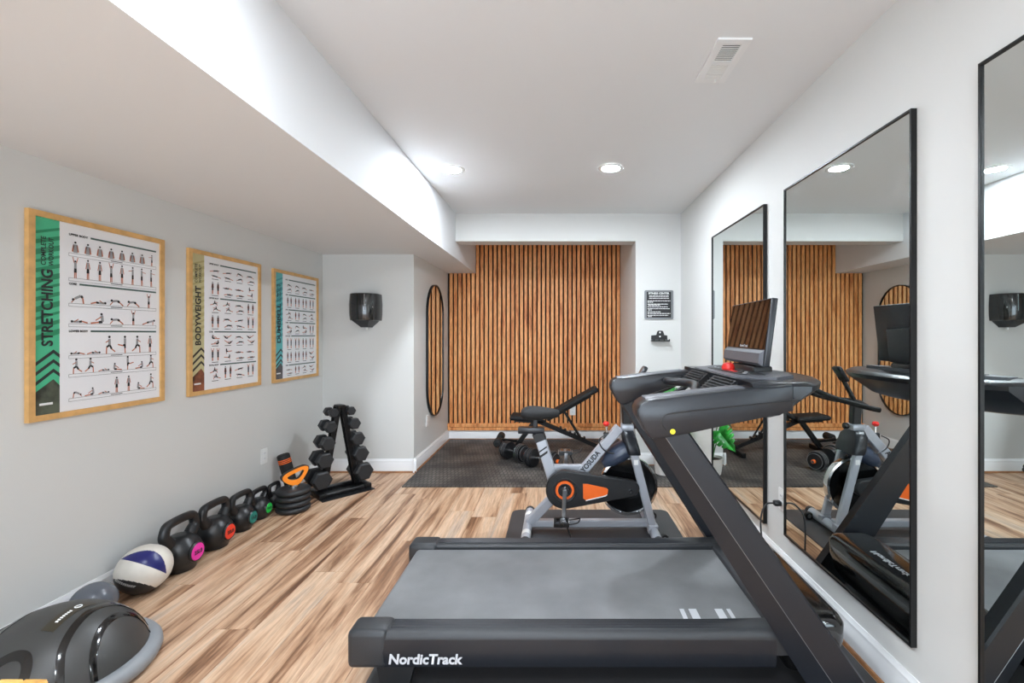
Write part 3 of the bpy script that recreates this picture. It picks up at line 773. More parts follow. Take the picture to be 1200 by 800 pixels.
# raised textured frame and control panel, sloped to the runner
sl = lambda xx: 1.1375 + (xx - .70) * .05
def panel(name, poly, lift, th, m, parent):
    return MB().loft([[(a, b, sl(a) + lift - th) for a, b in poly], [(a, b, sl(a) + lift) for a, b in poly]]).build(name, m, parent, 25)
pn = panel('panel_surround', [(.672, 1.72), (.79, 1.64), (.88, 1.70), (.915, 1.98), (.88, 2.26), (.79, 2.32), (.672, 2.24)], .0035, .02, 'tmgrey', con)
kp = panel('control_panel', [(.715, 1.79), (.79, 1.73), (.82, 1.98), (.79, 2.23), (.715, 2.17)], .006, .01, 'black', con)
MB().lathe([(.026, 0), (.028, .01), (.022, .026), (.01, .031)], 18, Matrix.Translation((.752, 2.01, sl(.752) + .006))).build('safety_key', 'red', kp)
MB().rbox(.735, .75, 1.90, 1.965, sl(.74) + .006, sl(.74) + .009, .001, 1).build('button', 'red', kp)
for k, (bx, by) in enumerate(((.745, 1.86), (.765, 1.85), (.77, 1.90), (.75, 2.12), (.77, 2.12), (.745, 2.15), (.765, 1.81), (.742, 1.81))):
    MB().rbox(bx - .005, bx + .005, by - .009, by + .009, sl(bx) + .006, sl(bx) + .0085, .001, 1).build('button', 'print' if k % 2 else 'charcoal', kp)
# air vents facing the runner
for ya, yb in ((1.70, 1.94), (2.02, 2.26)):
    f_ = MB().loft([[(.60, ya, 1.07), (.675, ya, 1.136), (.68, ya, 1.06)], [(.60, yb, 1.07), (.675, yb, 1.136), (.68, yb, 1.06)]]).build('vent_housing', 'black', T, 20)
    for i in range(7):
        k = (i + .5) / 7; xx = .60 + .075 * k; zz = 1.07 + .066 * k
        MB().bar((xx - .003, ya + .012, zz + .004), (xx - .003, yb - .012, zz + .004), .008, .003, .001).build('vent_slat', 'charcoal', f_)
# pulse grip bar
MB().tube(spline([(.66, 2.325, 1.07), (.56, 2.28, 1.072), (.53, 2.2, 1.074), (.57, 2.08, 1.082), (.59, 1.98, 1.084), (.57, 1.88, 1.082), (.53, 1.76, 1.074), (.56, 1.69, 1.072), (.66, 1.64, 1.07)], 5), .0185, 12).build('pulse_bar', 'satin', T)
# monitor
mon_ang = math.radians(7); rot = Matrix.Translation((.802, 1.982, 1.176)) @ Matrix.Rotation(math.radians(-4), 4, 'Z') @ Matrix.Rotation(mon_ang, 4, 'Y')
mo = MB().rbox(0, .024, -.243, .243, 0, .268, .004, 2, rot).build('monitor', 'satin', T)
MB().box(-.0012, .001, -.238, .238, .068, .264, rot).build('screen', 'screen', mo, 0)
MB().loft([[rot @ Vector(p) for p in ((-.002, -.24, .002), (-.016, -.228, .012), (-.016, -.228, .05), (-.002, -.24, .064))], [rot @ Vector(p) for p in ((-.002, .24, .002), (-.016, .228, .012), (-.016, .228, .05), (-.002, .24, .064))]]).build('speaker_bar', 'tmgrey', mo, 10)
R3 = rot.to_3x3()
text('logo_lettering', 'NordicTrack', 'print', mo, rot @ Vector((-.0016, .05, .071)), R3 @ Vector((0, -1, 0)), R3 @ Vector((0, 0, 1)), .1, .012, bold=.02)
MB().rbox(.024, .052, -.15, .15, .0, .16, .008, 2, rot).build('monitor_back', 'charcoal', T)
MB().rbox(.80, .88, 1.86, 2.1, 1.128, 1.172, .01, 2).build('monitor_base', 'black', T)

# power cord of the treadmill
c = thing('power_cord', 'black power cord plugged into the outlet between the mirrors', 'cord', (XR, 2.475, .30))
MB().rbox(XR - .05, XR - .0095, 2.458, 2.492, .37, .398, .008, 2).build('plug', 'black', c)
MB().tube(spline([(XR - .05, 2.475, .384), (XR - .09, 2.47, .38), (XR - .125, 2.45, .34), (XR - .135, 2.44, .27), (XR - .13, 2.43, .18), (XR - .12, 2.42, .06), (XR - .10, 2.40, .014), (1.09, 2.33, .014), (1.075, 2.2, .03), (1.03, 2.1, .07)], 6), .0045, 8).build('cable', 'ink', c)

# ================================================================== EXERCISE BIKE
YK = 3.0
B = thing('exercise_bike', 'silver and black spin bike with orange accents on a grey mat', 'exercise bike', (.2, YK, 0))
for xx, nm in ((-.20, 'rear_stabiliser'), (.61, 'front_stabiliser')):
    s_ = MB().cyl((xx, 2.765, .042), (xx, 3.235, .042), .03, 20).build(nm, 'silver', B)
    for a, b in ((2.735, 2.77), (3.23, 3.265)):
        MB().cyl((xx, a, .042), (xx, b, .042), .034, 20, .006).build('end_cap', 'charcoal', s_)
        MB().rbox(xx - .02, xx + .02, a, b, .0075, .03, .004, 1).build('foot_pad', 'black', s_)
    if xx < 0:
        for y in (2.83, 3.12): MB().cyl((xx, y, .042), (xx, y + .05, .042), .0305, 20).build('sticker', 'white', s_)
for y in (2.82, 3.18):
    w = MB().cyl((.66, y - .012, .036), (.66, y + .012, .036), .028, 20, .004).build('transport_wheel', 'black', B)
    MB().cyl((.66, y - .0135, .036), (.66, y + .0135, .036), .014, 14).build('hub', 'steel', w)
    MB().bar((.615, y, .05), (.66, y, .036), .02, .016).build('wheel_bracket', 'steel', B)
MB().bar((-.19, YK, .06), (.60, YK, .06), .05, .045, .006).build('base_rail', 'silver', B)
MB().bar((-.195, YK, .06), (.02, YK, .285), .055, .06, .006, (-1, 0, 1)).build('rear_beam', 'silver', B)
mbm = MB().bar((.02, YK, .235), (.405, YK, .69), .055, .062, .006, (-1, 0, 1)).build('main_beam', 'silver', B)
dv = Vector((.385, 0, .455)).normalized(); nv = Vector((-dv.z, 0, dv.x))
text('logo_lettering', 'YOSUDA', 'ink', mbm, Vector((.155, YK - .0285, .408)) - nv * .019, dv, nv, .17, .036, bold=.035)
MB().bar((-.115, YK, .612), (-.03, YK, .34), .05, .07, .006, (1, 0, .3)).build('seat_tube', 'silver', B)
st = [o for o in B.children if o.name.startswith('seat_tube')][0]
for k in (0, 1):
    a = Vector((-.128 + .004 * k, YK - .0262, .535 - .03 * k)); b = a + Vector((.055, 0, .038)); u = Vector((0, 0, -.011 - .006 * k))
    MB().add([a, b, b + u, a + u], [(0, 1, 2, 3)]).build('stripe', 'ink', st, 0)
MB().bar((-.05, YK, .425), (.2, YK, .425), .04, .04, .006).build('cross_beam', 'silver', B)
MB().bar((-.135, YK, .66), (-.112, YK, .60), .056, .078, .006, (1, 0, .3)).build('seat_sleeve', 'black', B)
MB().rbox(-.262, -.09, YK - .03, YK + .03, .652, .692, .005, 2).build('seat_slider', 'satin', B)
MB().bar((-.15, YK, .69), (-.15, YK, .745), .03, .03).build('seat_clamp', 'black', B)
# saddle
rings = []
for xx, w, zb, zt in ((-.242, .055, .765, .80), (-.232, .088, .752, .815), (-.19, .108, .742, .828), (-.13, .105, .742, .826), (-.07, .075, .748, .818), (-.02, .05, .752, .81), (.0, .036, .757, .803), (.008, .02, .765, .795)):
    zm = (zb + zt) / 2
    rings.append([(xx, YK + w * math.cos(a) * (1 - .12 * max(0, math.sin(a))), zm + (zt - zb) / 2 * (abs(math.sin(a)) ** .7) * (1 if math.sin(a) > 0 else -1)) for a in [2 * PI * i / 16 for i in range(16)]])
MB().loft(rings).build('saddle', 'blacksoft', B, 70)
# fork, collar, handlebar post
for s in (-1, 1):
    f_ = MB().bar((.478, YK + s * .078, .57), (.608, YK + s * .078, .065), .034, .052, .006, (1, 0, .25)).build('fork_leg', 'silver', B)
    if s < 0: MB().box(.484, .512, YK - .0958, YK - .0952, .468, .5).build('warning_label', 'white', f_, 0)
    MB().rbox(.575, .64, YK + s * .078 - .024, YK + s * .078 + .024, .028, .085, .006, 1).build('fork_foot', 'silver', B)
rings = []
for z, xc, wx, wy in ((.53, .49, .04, .105), (.56, .482, .043, .108), (.64, .463, .04, .095), (.675, .455, .034, .06)):
    rings.append([(xc + a, YK + b, z) for a, b in rrect(-wx, wx, -wy, wy, .02, 4)])
MB().loft(rings).build('fork_collar', 'satin', B, 50)
MB().rbox(.415, .495, YK - .045, YK + .045, .672, .715, .012, 2).build('post_clamp', 'silver', B)
MB().cyl((.50, YK, .70), (.53, YK, .70), .02, 14, .004).build('clamp_knob', 'black', B)
MB().bar((.455, YK, .70), (.445, YK, .87), .05, .06, .008, (1, 0, 0)).build('handlebar_post', 'black', B)
for s in (-1, 1):
    MB().tube(spline([(.44, YK + s * .215, .838), (.50, YK + s * .20, .85), (.58, YK + s * .17, .872), (.67, YK + s * .14, .90), (.76, YK + s * .115, .94), (.83, YK + s * .1, .985), (.87, YK + s * .092, 1.03)], 4), .0165, 10).build('handlebar', 'blacksoft', B)
MB().tube([(.50, YK - .2, .85), (.455, YK - .05, .86), (.455, YK + .05, .86), (.50, YK + .2, .85)], .016, 10).build('handlebar_crosspiece', 'black', B)
MB().bar((.46, YK, .87), (.53, YK, 1.0), .03, .02).build('display_arm', 'black', B)
rd = Matrix.Translation((.545, YK, 1.035)) @ Matrix.Rotation(math.radians(32), 4, 'Y')
dsp = MB().rbox(-.014, .014, -.042, .042, -.05, .065, .012, 3, rd).build('display', 'satin', B)
MB().rbox(-.0155, -.012, -.032, .032, -.02, .055, .004, 2, rd).build('display_face', 'steel', dsp)
# shroud and brake
rings = []
for k, (xx, zz, r) in enumerate(((.30, .44, .035), (.34, .475, .062), (.40, .515, .075), (.46, .55, .07))):
    c = Vector((xx, YK + .02, zz)); d = Vector((.8, 0, .6)); n1 = Vector((-.6, 0, .8))
    rings.append([c + n1 * r * .85 * math.sin(2 * PI * i / 18) + Vector((0, 1, 0)) * r * 1.2 * math.cos(2 * PI * i / 18) for i in range(18)])
MB().loft(rings).build('brake_shroud', 'shroud', B, 60)
MB().cyl((.322, YK, .60), (.318, YK, .70), .008, 10).build('brake_rod', 'chrome', B)
MB().rbox(.30, .34, YK - .02, YK + .02, .60, .655, .006, 2).build('brake_housing', 'black', B)
MB().lathe([(.008, 0), (.019, .008), (.022, .018), (.016, .03), (.004, .033)], 16, Matrix.Translation((.318, YK, .695))).build('brake_knob', 'red', B)
MB().tube(spline([(.30, YK - .025, .64), (.265, YK - .05, .615), (.29, YK - .055, .56), (.35, YK - .05, .53), (.40, YK - .04, .55)], 5), .004, 8).build('brake_cable', 'ink', B)
# flywheel
fwc = Vector((.461, YK, .307)); mt = Matrix.Translation(fwc) @ Matrix.Rotation(PI / 2, 4, 'X')
fl = MB().lathe([(.02, -.018), (.168, -.018), (.176, -.022), (.176, .022), (.168, .018), (.02, .018)], 48, mt).build('flywheel', 'gloss', B, 30)
MB().lathe([(.176, -.024), (.19, -.022), (.192, 0), (.19, .022), (.176, .024)], 48, mt, cap=False).build('chrome_rim', 'chrome', fl, 30)
MB().cyl(fwc + Vector((0, -.12, 0)), fwc + Vector((0, .12, 0)), .012, 14).build('axle', 'chrome', fl)
MB().rbox(.40, .50, YK - .103, YK - .094, .302, .322, .003, 1).build('chain_tensioner', 'chrome', B)
# chain guard
gc = (.043, .311)
gp = []
for i in range(19):
    a = PI / 2 + math.radians(-12) + (PI + math.radians(24)) * i / 18; gp.append((gc[0] + .122 * math.cos(a), gc[1] + .122 * math.sin(a)))
for i in range(9):
    a = -PI / 2 + math.radians(12) + (PI - math.radians(24)) * i / 8; gp.append((.47 + .05 * math.cos(a), .318 + .05 * math.sin(a)))
gpi = [(gc[0] + (u - gc[0]) * .96 + .006, .313 + (v - .313) * .93) for u, v in gp]
gd = MB().loft([[(u, 2.935, v) for u, v in gp], [(u, 2.9, v) for u, v in gp], [(u, 2.892, v) for u, v in gpi]]).build('chain_guard', 'black', B, 30)
MB().prism([(.158, .352), (.185, .352), (.308, .326), (.318, .316), (.314, .288), (.30, .28), (.175, .25), (.16, .26)], 2.8885, 2.893, lambda u, v, d: (u, d, v)).build('guard_badge', 'orange', gd, 20)
MB().prism([(.175, .2495), (.30, .2795), (.312, .287), (.312, .281), (.30, .273), (.177, .244)], 2.887, 2.893, lambda u, v, d: (u, d, v)).build('badge_trim', 'white', gd, 20)
mc = Matrix.Translation((gc[0], 2.892, gc[1])) @ Matrix.Rotation(PI / 2, 4, 'X')
MB().lathe([(.044, 0), (.044, .006), (.058, .006), (.06, 0)], 32, mc, False).build('crank_ring', 'orange', gd, 30)
MB().lathe([(.06, .0), (.072, .007), (.078, 0)], 32, mc, False).build('outer_ring', 'charcoal', gd, 30)
cr = MB().cyl((gc[0], 2.84, gc[1]), (gc[0], 3.15, gc[1]), .014, 16).build('crank_axle', 'steel', B)
MB().lathe([(.002, .02), (.03, .018), (.034, .002), (.034, 0)], 20, mc).build('chainring_hub', 'black', gd, 40)
for i in range(5):
    a = 2 * PI * i / 5 + .3; p = (gc[0] + .026 * math.cos(a), 2.877, gc[1] + .026 * math.sin(a))
    MB().cyl(p, (p[0], 2.871, p[2]), .004, 8).build('bolt', 'chrome', gd)
def pedal(x, z, y, s):
    p = MB()
    for k in (-1, 1): p.rbox(x + k * .04 - .007, x + k * .04 + .007, y - .045, y + .045, z - .014, z + .014, .003, 1)
    for k in (-1, 1): p.rbox(x - .045, x + .045, y + k * .04 - .006, y + k * .04 + .006, z - .014, z + .014, .003, 1)
    p.cyl((x, y - .05, z), (x, y + .05, z), .014, 12)
    o = p.build('pedal', 'black', B)
    for k in (-1, 0, 1): MB().box(x - .035, x + .035, y + k * .024 - .004, y + k * .024 + .004, z + .0125, z + .0155).build('tread', 'chrome', o, 0)
    for k in (-1, 1): MB().box(x + k * .047 - .0015, x + k * .047 + .0015, y - .03, y + .03, z - .008, z + .008).build('reflector', 'white', o, 0)
    # toe cage and strap
    MB().tube(spline([(x + .045, y - .035, z), (x + .10, y - .03, z + .01), (x + .115, y, z + .025), (x + .10, y + .03, z + .01), (x + .045, y + .035, z)], 4), .004, 6).build('toe_clip', 'black', o)
    MB().tube(spline([(x + .03, y, z - .012), (x + .045, y - .01, z - .05), (x + .06, y - .02, z - .085)], 4), .006, 6).build('strap', 'black', o)
MB().bar((gc[0], 2.855, gc[1] + .02), (.034, 2.855, .14), .016, .026, .004, (1, 0, 0)).build('crank_arm', 'steel', B)
pedal(.02, .145, 2.80, -1)
MB().bar((gc[0], 3.145, gc[1] - .02), (.055, 3.145, .48), .016, .026, .004, (1, 0, 0)).build('crank_arm', 'steel', B)
pedal(.052, .475, 3.20, 1)

# ================================================================== WEIGHT BENCH
K = thing('weight_bench', 'black adjustable weight bench with raised backrest in the alcove', 'bench', (0, 5.0, .010))
yb = 5.0
MB().bar((-.52, yb, .405), (-.16, yb, .385), .27, .05, .018, (0, 0, 1)).build('seat_pad', 'blacksoft', K)
MB().bar((-.13, yb, .40), (.43, yb, .715), .27, .05, .018, (0, 0, 1)).build('backrest_pad', 'blacksoft', K)
MB().bar((-.12, yb, .362), (.36, yb, .632), .05, .03).build('backrest_frame', 'blackmetal', K)
MB().bar((-.48, yb, .36), (-.14, yb, .345), .05, .035).build('seat_frame', 'blackmetal', K)
rl = MB().bar((-.24, yb, .36), (.46, yb, .065), .05, .045).build('main_rail', 'blackmetal', K)
for i in range(6):
    k = .38 + i * .075; MB().rbox(-.24 + .7 * k - .012, -.24 + .7 * k + .012, yb - .035, yb + .035, .36 - .295 * k + .018, .36 - .295 * k + .042, .004, 1).build('adjust_notch', 'blackmetal', rl)
for s in (-1, 1):
    MB().bar((.06, yb + s * .05, .47), (.25, yb + s * .05, .16), .008, .02, .002).build('support_strut', 'blackmetal', K)
MB().bar((.47, yb - .25, .036), (.47, yb + .25, .036), .05, .05).build('rear_foot', 'blackmetal', K)
MB().bar((-.26, yb, .345), (-.47, yb, .06), .05, .05).build('front_leg', 'blackmetal', K)
MB().bar((-.48, yb - .2, .036), (-.48, yb + .2, .036), .05, .05).build('front_foot', 'blackmetal', K)
MB().bar((-.45, yb, .13), (-.64, yb, .15), .03, .03).build('roller_arm', 'blackmetal', K)
MB().cyl((-.645, yb - .2, .15), (-.645, yb + .2, .15), .01, 10).build('roller_bar', 'steel', K)
for s in (-1, 1): MB().cyl((-.645, yb + s * .13 - .07, .15), (-.645, yb + s * .13 + .07, .15), .042, 18, .01).build('foam_roller', 'blacksoft', K)

# adjustable dumbbells on the alcove mat
def plate_dumbbell(label, loc, rotz, L):
    t = thing('plate_dumbbell', label, 'dumbbell', (loc[0], loc[1], .010), rotz, 'plate dumbbells on the alcove mat')
    r = .09
    MB().cyl((-L, 0, r), (L, 0, r), .014, 14).build('bar', 'chrome', t, local=True)
    for s in (-1, 1):
        for k in range(4):
            a = s * (L * .42 + k * .024); rr = r - (.0 if k < 3 else .016)
            MB().cyl((a - .010, 0, r), (a + .010, 0, r), rr, 28, .004).build('weight_plate', 'rubber' if k % 2 else 'iron', t, local=True)
            MB().lathe([(rr - .006, 0), (rr - .002, .0015), (rr + .0002, .0)], 28, Matrix.Translation((a + s * .0096, 0, r)) @ Matrix.Rotation(s * PI / 2, 4, 'Y'), False).build('plate_rim', 'steel', t, local=True)
        MB().cyl((s * L * .86, 0, r), (s * L * .99, 0, r), .02, 14, .004).build('collar', 'orange', t, local=True)
    return t
plate_dumbbell('black plate dumbbell with orange collars lying nearest the bike frame', (-.16, 4.40), math.radians(-32), .20)
plate_dumbbell('black plate dumbbell with orange collars lying in front of the bench leg', (-.45, 4.68), math.radians(-40), .17)

# ================================================================== DUMBBELL RACK
rk = (-1.792, 3.775); ra = math.radians(47.8)
K = thing('dumbbell_rack', 'small black A-frame dumbbell rack standing in the left corner', 'rack', (rk[0], rk[1], 0), ra)
MB().loft([[(-.21, -.15, .0005), (.21, -.15, .0005), (.21, .16, .0005), (-.21, .16, .0005)], [(-.21, -.15, .004), (.21, -.15, .004), (.21, .16, .004), (-.21, .16, .004)]]).build('base_plate', 'black', K, 0, local=True)
for y in (-.06, .13): MB().rbox(-.2, .2, y - .02, y + .02, .004, .034, .006, 1).build('base_bar', 'blackmetal', K, local=True)
for s in (-1, 1):
    MB().rbox(s * .18 - .03, s * .18 + .03, -.09, .15, .004, .042, .008, 2).build('foot', 'blackmetal', K, local=True)
DB = [(.17, .135, .078, .105), (.146, .288, .067, .098), (.122, .42, .059, .092), (.096, .55, .05, .086), (.07, .66, .038, .076)]
for s in (-1, 1):
    for y in (.02, .08):
        MB().bar((s * .135, y, .03), (s * .018, y, .705), .012, .04, .003, (1, 0, 0)).build('post', 'blackmetal', K, local=True)
    for xx, zz, rr, hl in DB:
        MB().rbox(s * (xx - .022) - .03, s * (xx - .022) + .03, .02, .08, zz - .03, zz - .018, .003, 1).build('cradle', 'blackmetal', K, local=True)
MB().rbox(-.03, .03, .0, .1, .695, .715, .005, 2).build('top_cap', 'blackmetal', K, local=True)
ca, sa = math.cos(ra), math.sin(ra)
order = ['bottom', 'second from bottom', 'middle', 'second from top', 'top']
for s in (-1, 1):
    for k, (xx, zz, rr, hl) in enumerate(DB):
        lx, ly = s * xx, .05
        t = thing('hex_dumbbell', 'black hex dumbbell on the %s side of the rack, %s cradle' % ('left' if s < 0 else 'right', order[k]), 'dumbbell',
                  (rk[0] + lx * ca - ly * sa, rk[1] + lx * sa + ly * ca, zz), ra, 'hex dumbbells on the rack')
        MB().cyl((0, -hl * .5, 0), (0, hl * .5, 0), .0155, 14).build('handle', 'steel', t, local=True)
        for q in (-1, 1):
            hx = [(rr * math.cos(PI / 3 * i), rr * math.sin(PI / 3 * i)) for i in range(6)]
            a, b = q * hl * .36, q * hl
            bev = rr * .14
            MB().loft([[(u * f, y, v * f) for u, v in hx] for y, f in ((a, .9), (a + q * bev * .6, 1), (b - q * bev, 1), (b, .84))]).build('hex_head', 'rubber', t, 0, local=True)

# ================================================================== KETTLEBELLS
def kettlebell(label, loc, r, H, lab, txt, rotz=math.radians(90)):
    t = thing('kettlebell', label, 'kettlebell', (loc[0], loc[1], 0), rotz, 'row of kettlebells along the left wall')
    cz = r * .92
    prof = [(r * .62, .001), (r * .7, .004)]
    for i in range(1, 16):
        a = -PI / 2 + .72 + (PI - .72 - .42) * i / 15; prof.append((r * math.cos(a), cz + r * math.sin(a)))
    prof.append((r * .3, cz + r * .93))
    b = MB().lathe(prof, 32).build('body', 'iron', t, 50, local=True)
    hw = r * .98; tr = r * .225
    pts = spline([(-r * .55, 0, cz + r * .55), (-r * .86, 0, cz + r * .95), (-hw, 0, H - r * .75), (-hw * .86, 0, H - r * .32), (-hw * .5, 0, H - tr), (0, 0, H - tr * .9), (hw * .5, 0, H - tr), (hw * .86, 0, H - r * .32), (hw, 0, H - r * .75), (r * .86, 0, cz + r * .95), (r * .55, 0, cz + r * .55)], 5)
    n = len(pts); rad = [tr * (1 + .55 * abs(2 * i / (n - 1) - 1) ** 3) for i in range(n)]
    MB().tube(pts, rad, 14).build('handle', 'iron', t, 60, local=True)
    if lab:
        mt = Matrix.Translation((0, -r * .93, cz + .02 * r)) @ Matrix.Rotation(PI / 2, 4, 'X')
        MB().lathe([(r * .52, -.02), (r * .52, .0), (r * .46, .006), (r * .43, .002)], 28, mt, False).build('label_rim', 'iron', t, 40, local=True)
        d = MB().lathe([(r * .44, -.02), (r * .44, .003), (r * .41, .006), (.001, .007)], 28, mt).build('weight_label', lab, t, 40, local=True)
        text('weight_lettering', txt, 'ink', d, (-r * .27, -r * .93 - .0074, cz - r * .09), (1, 0, 0), (0, 0, 1), r * .54, r * .22, bold=.03, local=True)
    return t
kettlebell('large black kettlebell with pink 25LB label beside the medicine ball', (-2.10, 2.525), .104, .298, 'magenta', '25LB')
kettlebell('large black kettlebell with red 20LB label between the pink and teal ones', (-2.108, 2.79), .10, .288, 'redlabel', '20LB')
kettlebell('black kettlebell with teal label', (-2.118, 3.035), .088, .255, 'teal', '15LB')
kettlebell('small black kettlebell with bright green label', (-2.125, 3.225), .078, .215, 'green', '10LB')
kettlebell('smallest black kettlebell tucked between green-label kettlebell and plate stack', (-2.15, 3.44), .06, .185, None, '')

# adjustable kettlebell: stack of plates with an orange handle
ac = (-1.962, 3.37)
t = thing('adjustable_kettlebell', 'stack of four black plates topped by an orange kettlebell handle', 'kettlebell', (ac[0], ac[1], 0))
for k in range(4):
    z = .001 + k * .042
    MB().lathe([(.075, z), (.105, z + .003), (.114, z + .012), (.116, z + .021), (.114, z + .030), (.105, z + .039), (.075, z + .0415)], 36, Matrix.Translation((ac[0], ac[1], 0))).build('plate', 'rubber', t, 50)
MB().lathe([(.034, .168), (.034, .186), (.024, .194), (.02, .2)], 20, Matrix.Translation((ac[0] + .005, ac[1], 0))).build('lock_neck', 'chrome', t, 40)
hd = Vector((.62, .72, 0)).normalized(); hc = Vector((ac[0] + .005, ac[1], 0))
def hp(u, v, d=0): q = Vector((hd.y, -hd.x, 0)); return hc + hd * u + q * d + Vector((0, 0, v))
ol = [(-.022, .19), (-.075, .228), (-.088, .262), (-.062, .288), (0, .31), (.062, .322), (.094, .312), (.096, .288), (.07, .24), (.028, .19)]
il = [(-.018, .232), (-.044, .245), (-.05, .257), (-.038, .266), (0, .28), (.045, .291), (.06, .288), (.058, .277), (.044, .252), (.018, .232)]
ol2, il2 = [tuple(p[:2]) for p in [(v.x, v.y) for v in spline([(a, b, 0) for a, b in ol], 4, True)]], [(v.x, v.y) for v in spline([(a, b, 0) for a, b in il], 4, True)]
mb = MB(); mb.loft([[hp(u, v, d) for u, v in o] for o, d in ((il2, -.014), (ol2, -.014), (ol2, .02), (il2, .02), (il2, -.014))], False)
hb = mb.build('handle_shell', 'black', t, 40)
sc = lambda o, f: [(.004 + (u - .004) * f, .256 + (v - .256) * f) for u, v in o]
mb = MB(); mb.loft([[hp(u, v, d) for u, v in o] for o, d in ((sc(il2, 1.0), .0205), (sc(ol2, .95), .0205), (sc(ol2, .93), .026), (sc(il2, 1.03), .026), (sc(il2, 1.0), .0205))], False)
mb.build('handle_face', 'amber', t, 40)

# foam roller leaning on the wall
t = thing('foam_roller', 'black foam roller with orange stripes standing against the left wall', 'foam roller', (-2.12, 3.60, 0))
a, b = Vector((-2.085, 3.60, .012)), Vector((-2.163, 3.575, .36)); d = (b - a).normalized()
MB().cyl(a, b, .045, 24, .008).build('roller', 'blacksoft', t)
for k in (.045, .058, .071): q = b - d * k; MB().cyl(q, q + d * .007, .0457, 24).build('stripe', 'orange', t)

# ================================================================== BALLS
bc = Vector((-2.092, 2.30, .116)); br = .115
t = thing('medicine_ball', 'cream, navy and black medicine ball leaning on the baseboard', 'ball', (bc.x, bc.y, 0))
vdir = (Vector((0, 0, 1.3)) - bc).normalized()
# local frame turned so that the cream panels face the room
zax = Vector((.58, -.66, .48)).normalized(); xax = Vector((0, 0, 1)).cross(zax).normalized(); yax = zax.cross(xax)
tilt = math.radians(-36); xa = xax * math.cos(tilt) + yax * math.sin(tilt); ya = -xax * math.sin(tilt) + yax * math.cos(tilt)
def on(lat, lon, r=br):   # lat towards ya, lon about ya from zax
    return bc + (ya * math.sin(lat) + (zax * math.cos(lon) + xa * math.sin(lon)) * math.cos(lat)) * r
MB().ball(bc, br - .0008, 36, 22).build('carcass', 'ink', t, 80)
def cap_panel(name, c, half, m, r, keep):
    """spherical patch of directions passing keep(a, b, c) in the ball's frame"""
    n1, n2 = 130, 260; mb = MB(); idx = {}
    for i in range(n1 + 1):
        for j in range(n2):
            la = -PI / 2 + PI * i / n1; lo = 2 * PI * j / n2
            idx[i, j] = len(mb.v); mb.v.append(tuple(on(la, lo, r)))
    for i in range(n1):
        for j in range(n2):
            la = -PI / 2 + PI * (i + .5) / n1; lo = 2 * PI * (j + .5) / n2
            v = (math.cos(la) * math.sin(lo), math.sin(la), math.cos(la) * math.cos(lo))
            if keep(*v):
                q = (idx[i, j], idx[i, (j + 1) % n2], idx[i + 1, (j + 1) % n2], idx[i + 1, j])
                mb.f.append(q); mb.m.append(0)
    o = mb.build(name, m, t, 80)
    bm = bmesh.new(); bm.from_mesh(o.data)
    bmesh.ops.delete(bm, geom=[v for v in bm.verts if not v.link_faces], context='VERTS'); bmesh.ops.remove_doubles(bm, verts=bm.verts, dist=1e-6)
    bm.to_mesh(o.data); bm.free(); return o
band = lambda a, b, c: c > .12
lens = lambda a, b, c: c > .1 and .02 < b < .02 + .58 * max(0, 1 - ((a + .04) / .92) ** 2)
cap_panel('cream_panel', 0, 0, 'cream', br + .0006, lambda a, b, c: (c > .2 or b > .8) and b > -.60 + .1 * a and not lens(a, b, c))
cap_panel('navy_panel', 0, 0, 'navy', br + .0006, lens)
mb = MB()
for k in range(11):
    lo = -.95 + k * .115; la = -.80 - .06 * math.sin((k - 2) / 9 * PI)
    for e in ((0, .035), (.05, .035)):
        p = [on(la + .0 + e[0] * .3 - .05, lo + e[0] - .03, br + .002), on(la - .05, lo + e[0] - .015, br + .002), on(la + .06, lo + e[0] + .03, br + .002), on(la + .06, lo + e[0] + .012, br + .002)]
        mb.add(p, [(0, 1, 2, 3)])
mb.build('lettering_strokes', 'white', t, 0)

o = MB().ball((-2.105, 2.06, .086), .086, 32, 20).build('grey_ball', 'ballgrey', None, 80)
tag(o, 'shiny dark grey exercise ball behind the balance dome', 'ball')

# ================================================================== BALANCE DOME
bc = (-1.885, 1.70); a_, h_ = .268, .20; z0 = .07; RR = (a_ * a_ + h_ * h_) / (2 * h_); zc = z0 + h_ - RR
t = thing('balance_dome', 'black half-dome balance trainer on a grey rim', 'balance trainer', (bc[0], bc[1], 0))
MB().lathe([(.25, .001), (.285, .004), (.302, .016), (.31, .034), (.308, .052), (.298, .066), (.28, .072), (.262, .071), (.25, .06)], 64, Matrix.Translation((bc[0], bc[1], 0))).build('rim', 'rimgrey', t, 60)
am = math.asin(a_ / RR)
prof = [(RR * math.sin(am * (1 - i / 16)), zc + RR * math.cos(am * (1 - i / 16))) for i in range(16)] + [(.002, zc + RR)]
dm = MB().lathe(prof, 64, Matrix.Translation((bc[0], bc[1], 0))).build('dome', 'dome', t, 80)
def dome_pt(x, y, lift):
    r2 = x * x + y * y; v = Vector((x, y, math.sqrt(max(RR * RR - r2, 0)))); v.normalize()
    return Vector((bc[0], bc[1], zc)) + v * (RR + lift)
def dome_band(name, pts, w, m, lift=.003, parent=dm):
    p = spline([(x, y, 0) for x, y in pts], 6); L, R_ = [], []
    for i in range(len(p)):
        d = (p[min(i + 1, len(p) - 1)] - p[max(i - 1, 0)]).normalized(); n = Vector((-d.y, d.x, 0)) * w / 2
        L.append(p[i] + n); R_.append(p[i] - n)
    rings = [[dome_pt(q.x, q.y, l) for q, l in ((L[i], -.003), (L[i], lift * .6), (p[i], lift), (R_[i], lift * .6), (R_[i], -.003))] for i in range(len(p))]
    return MB().loft(rings, True).build(name, m, parent, 60)
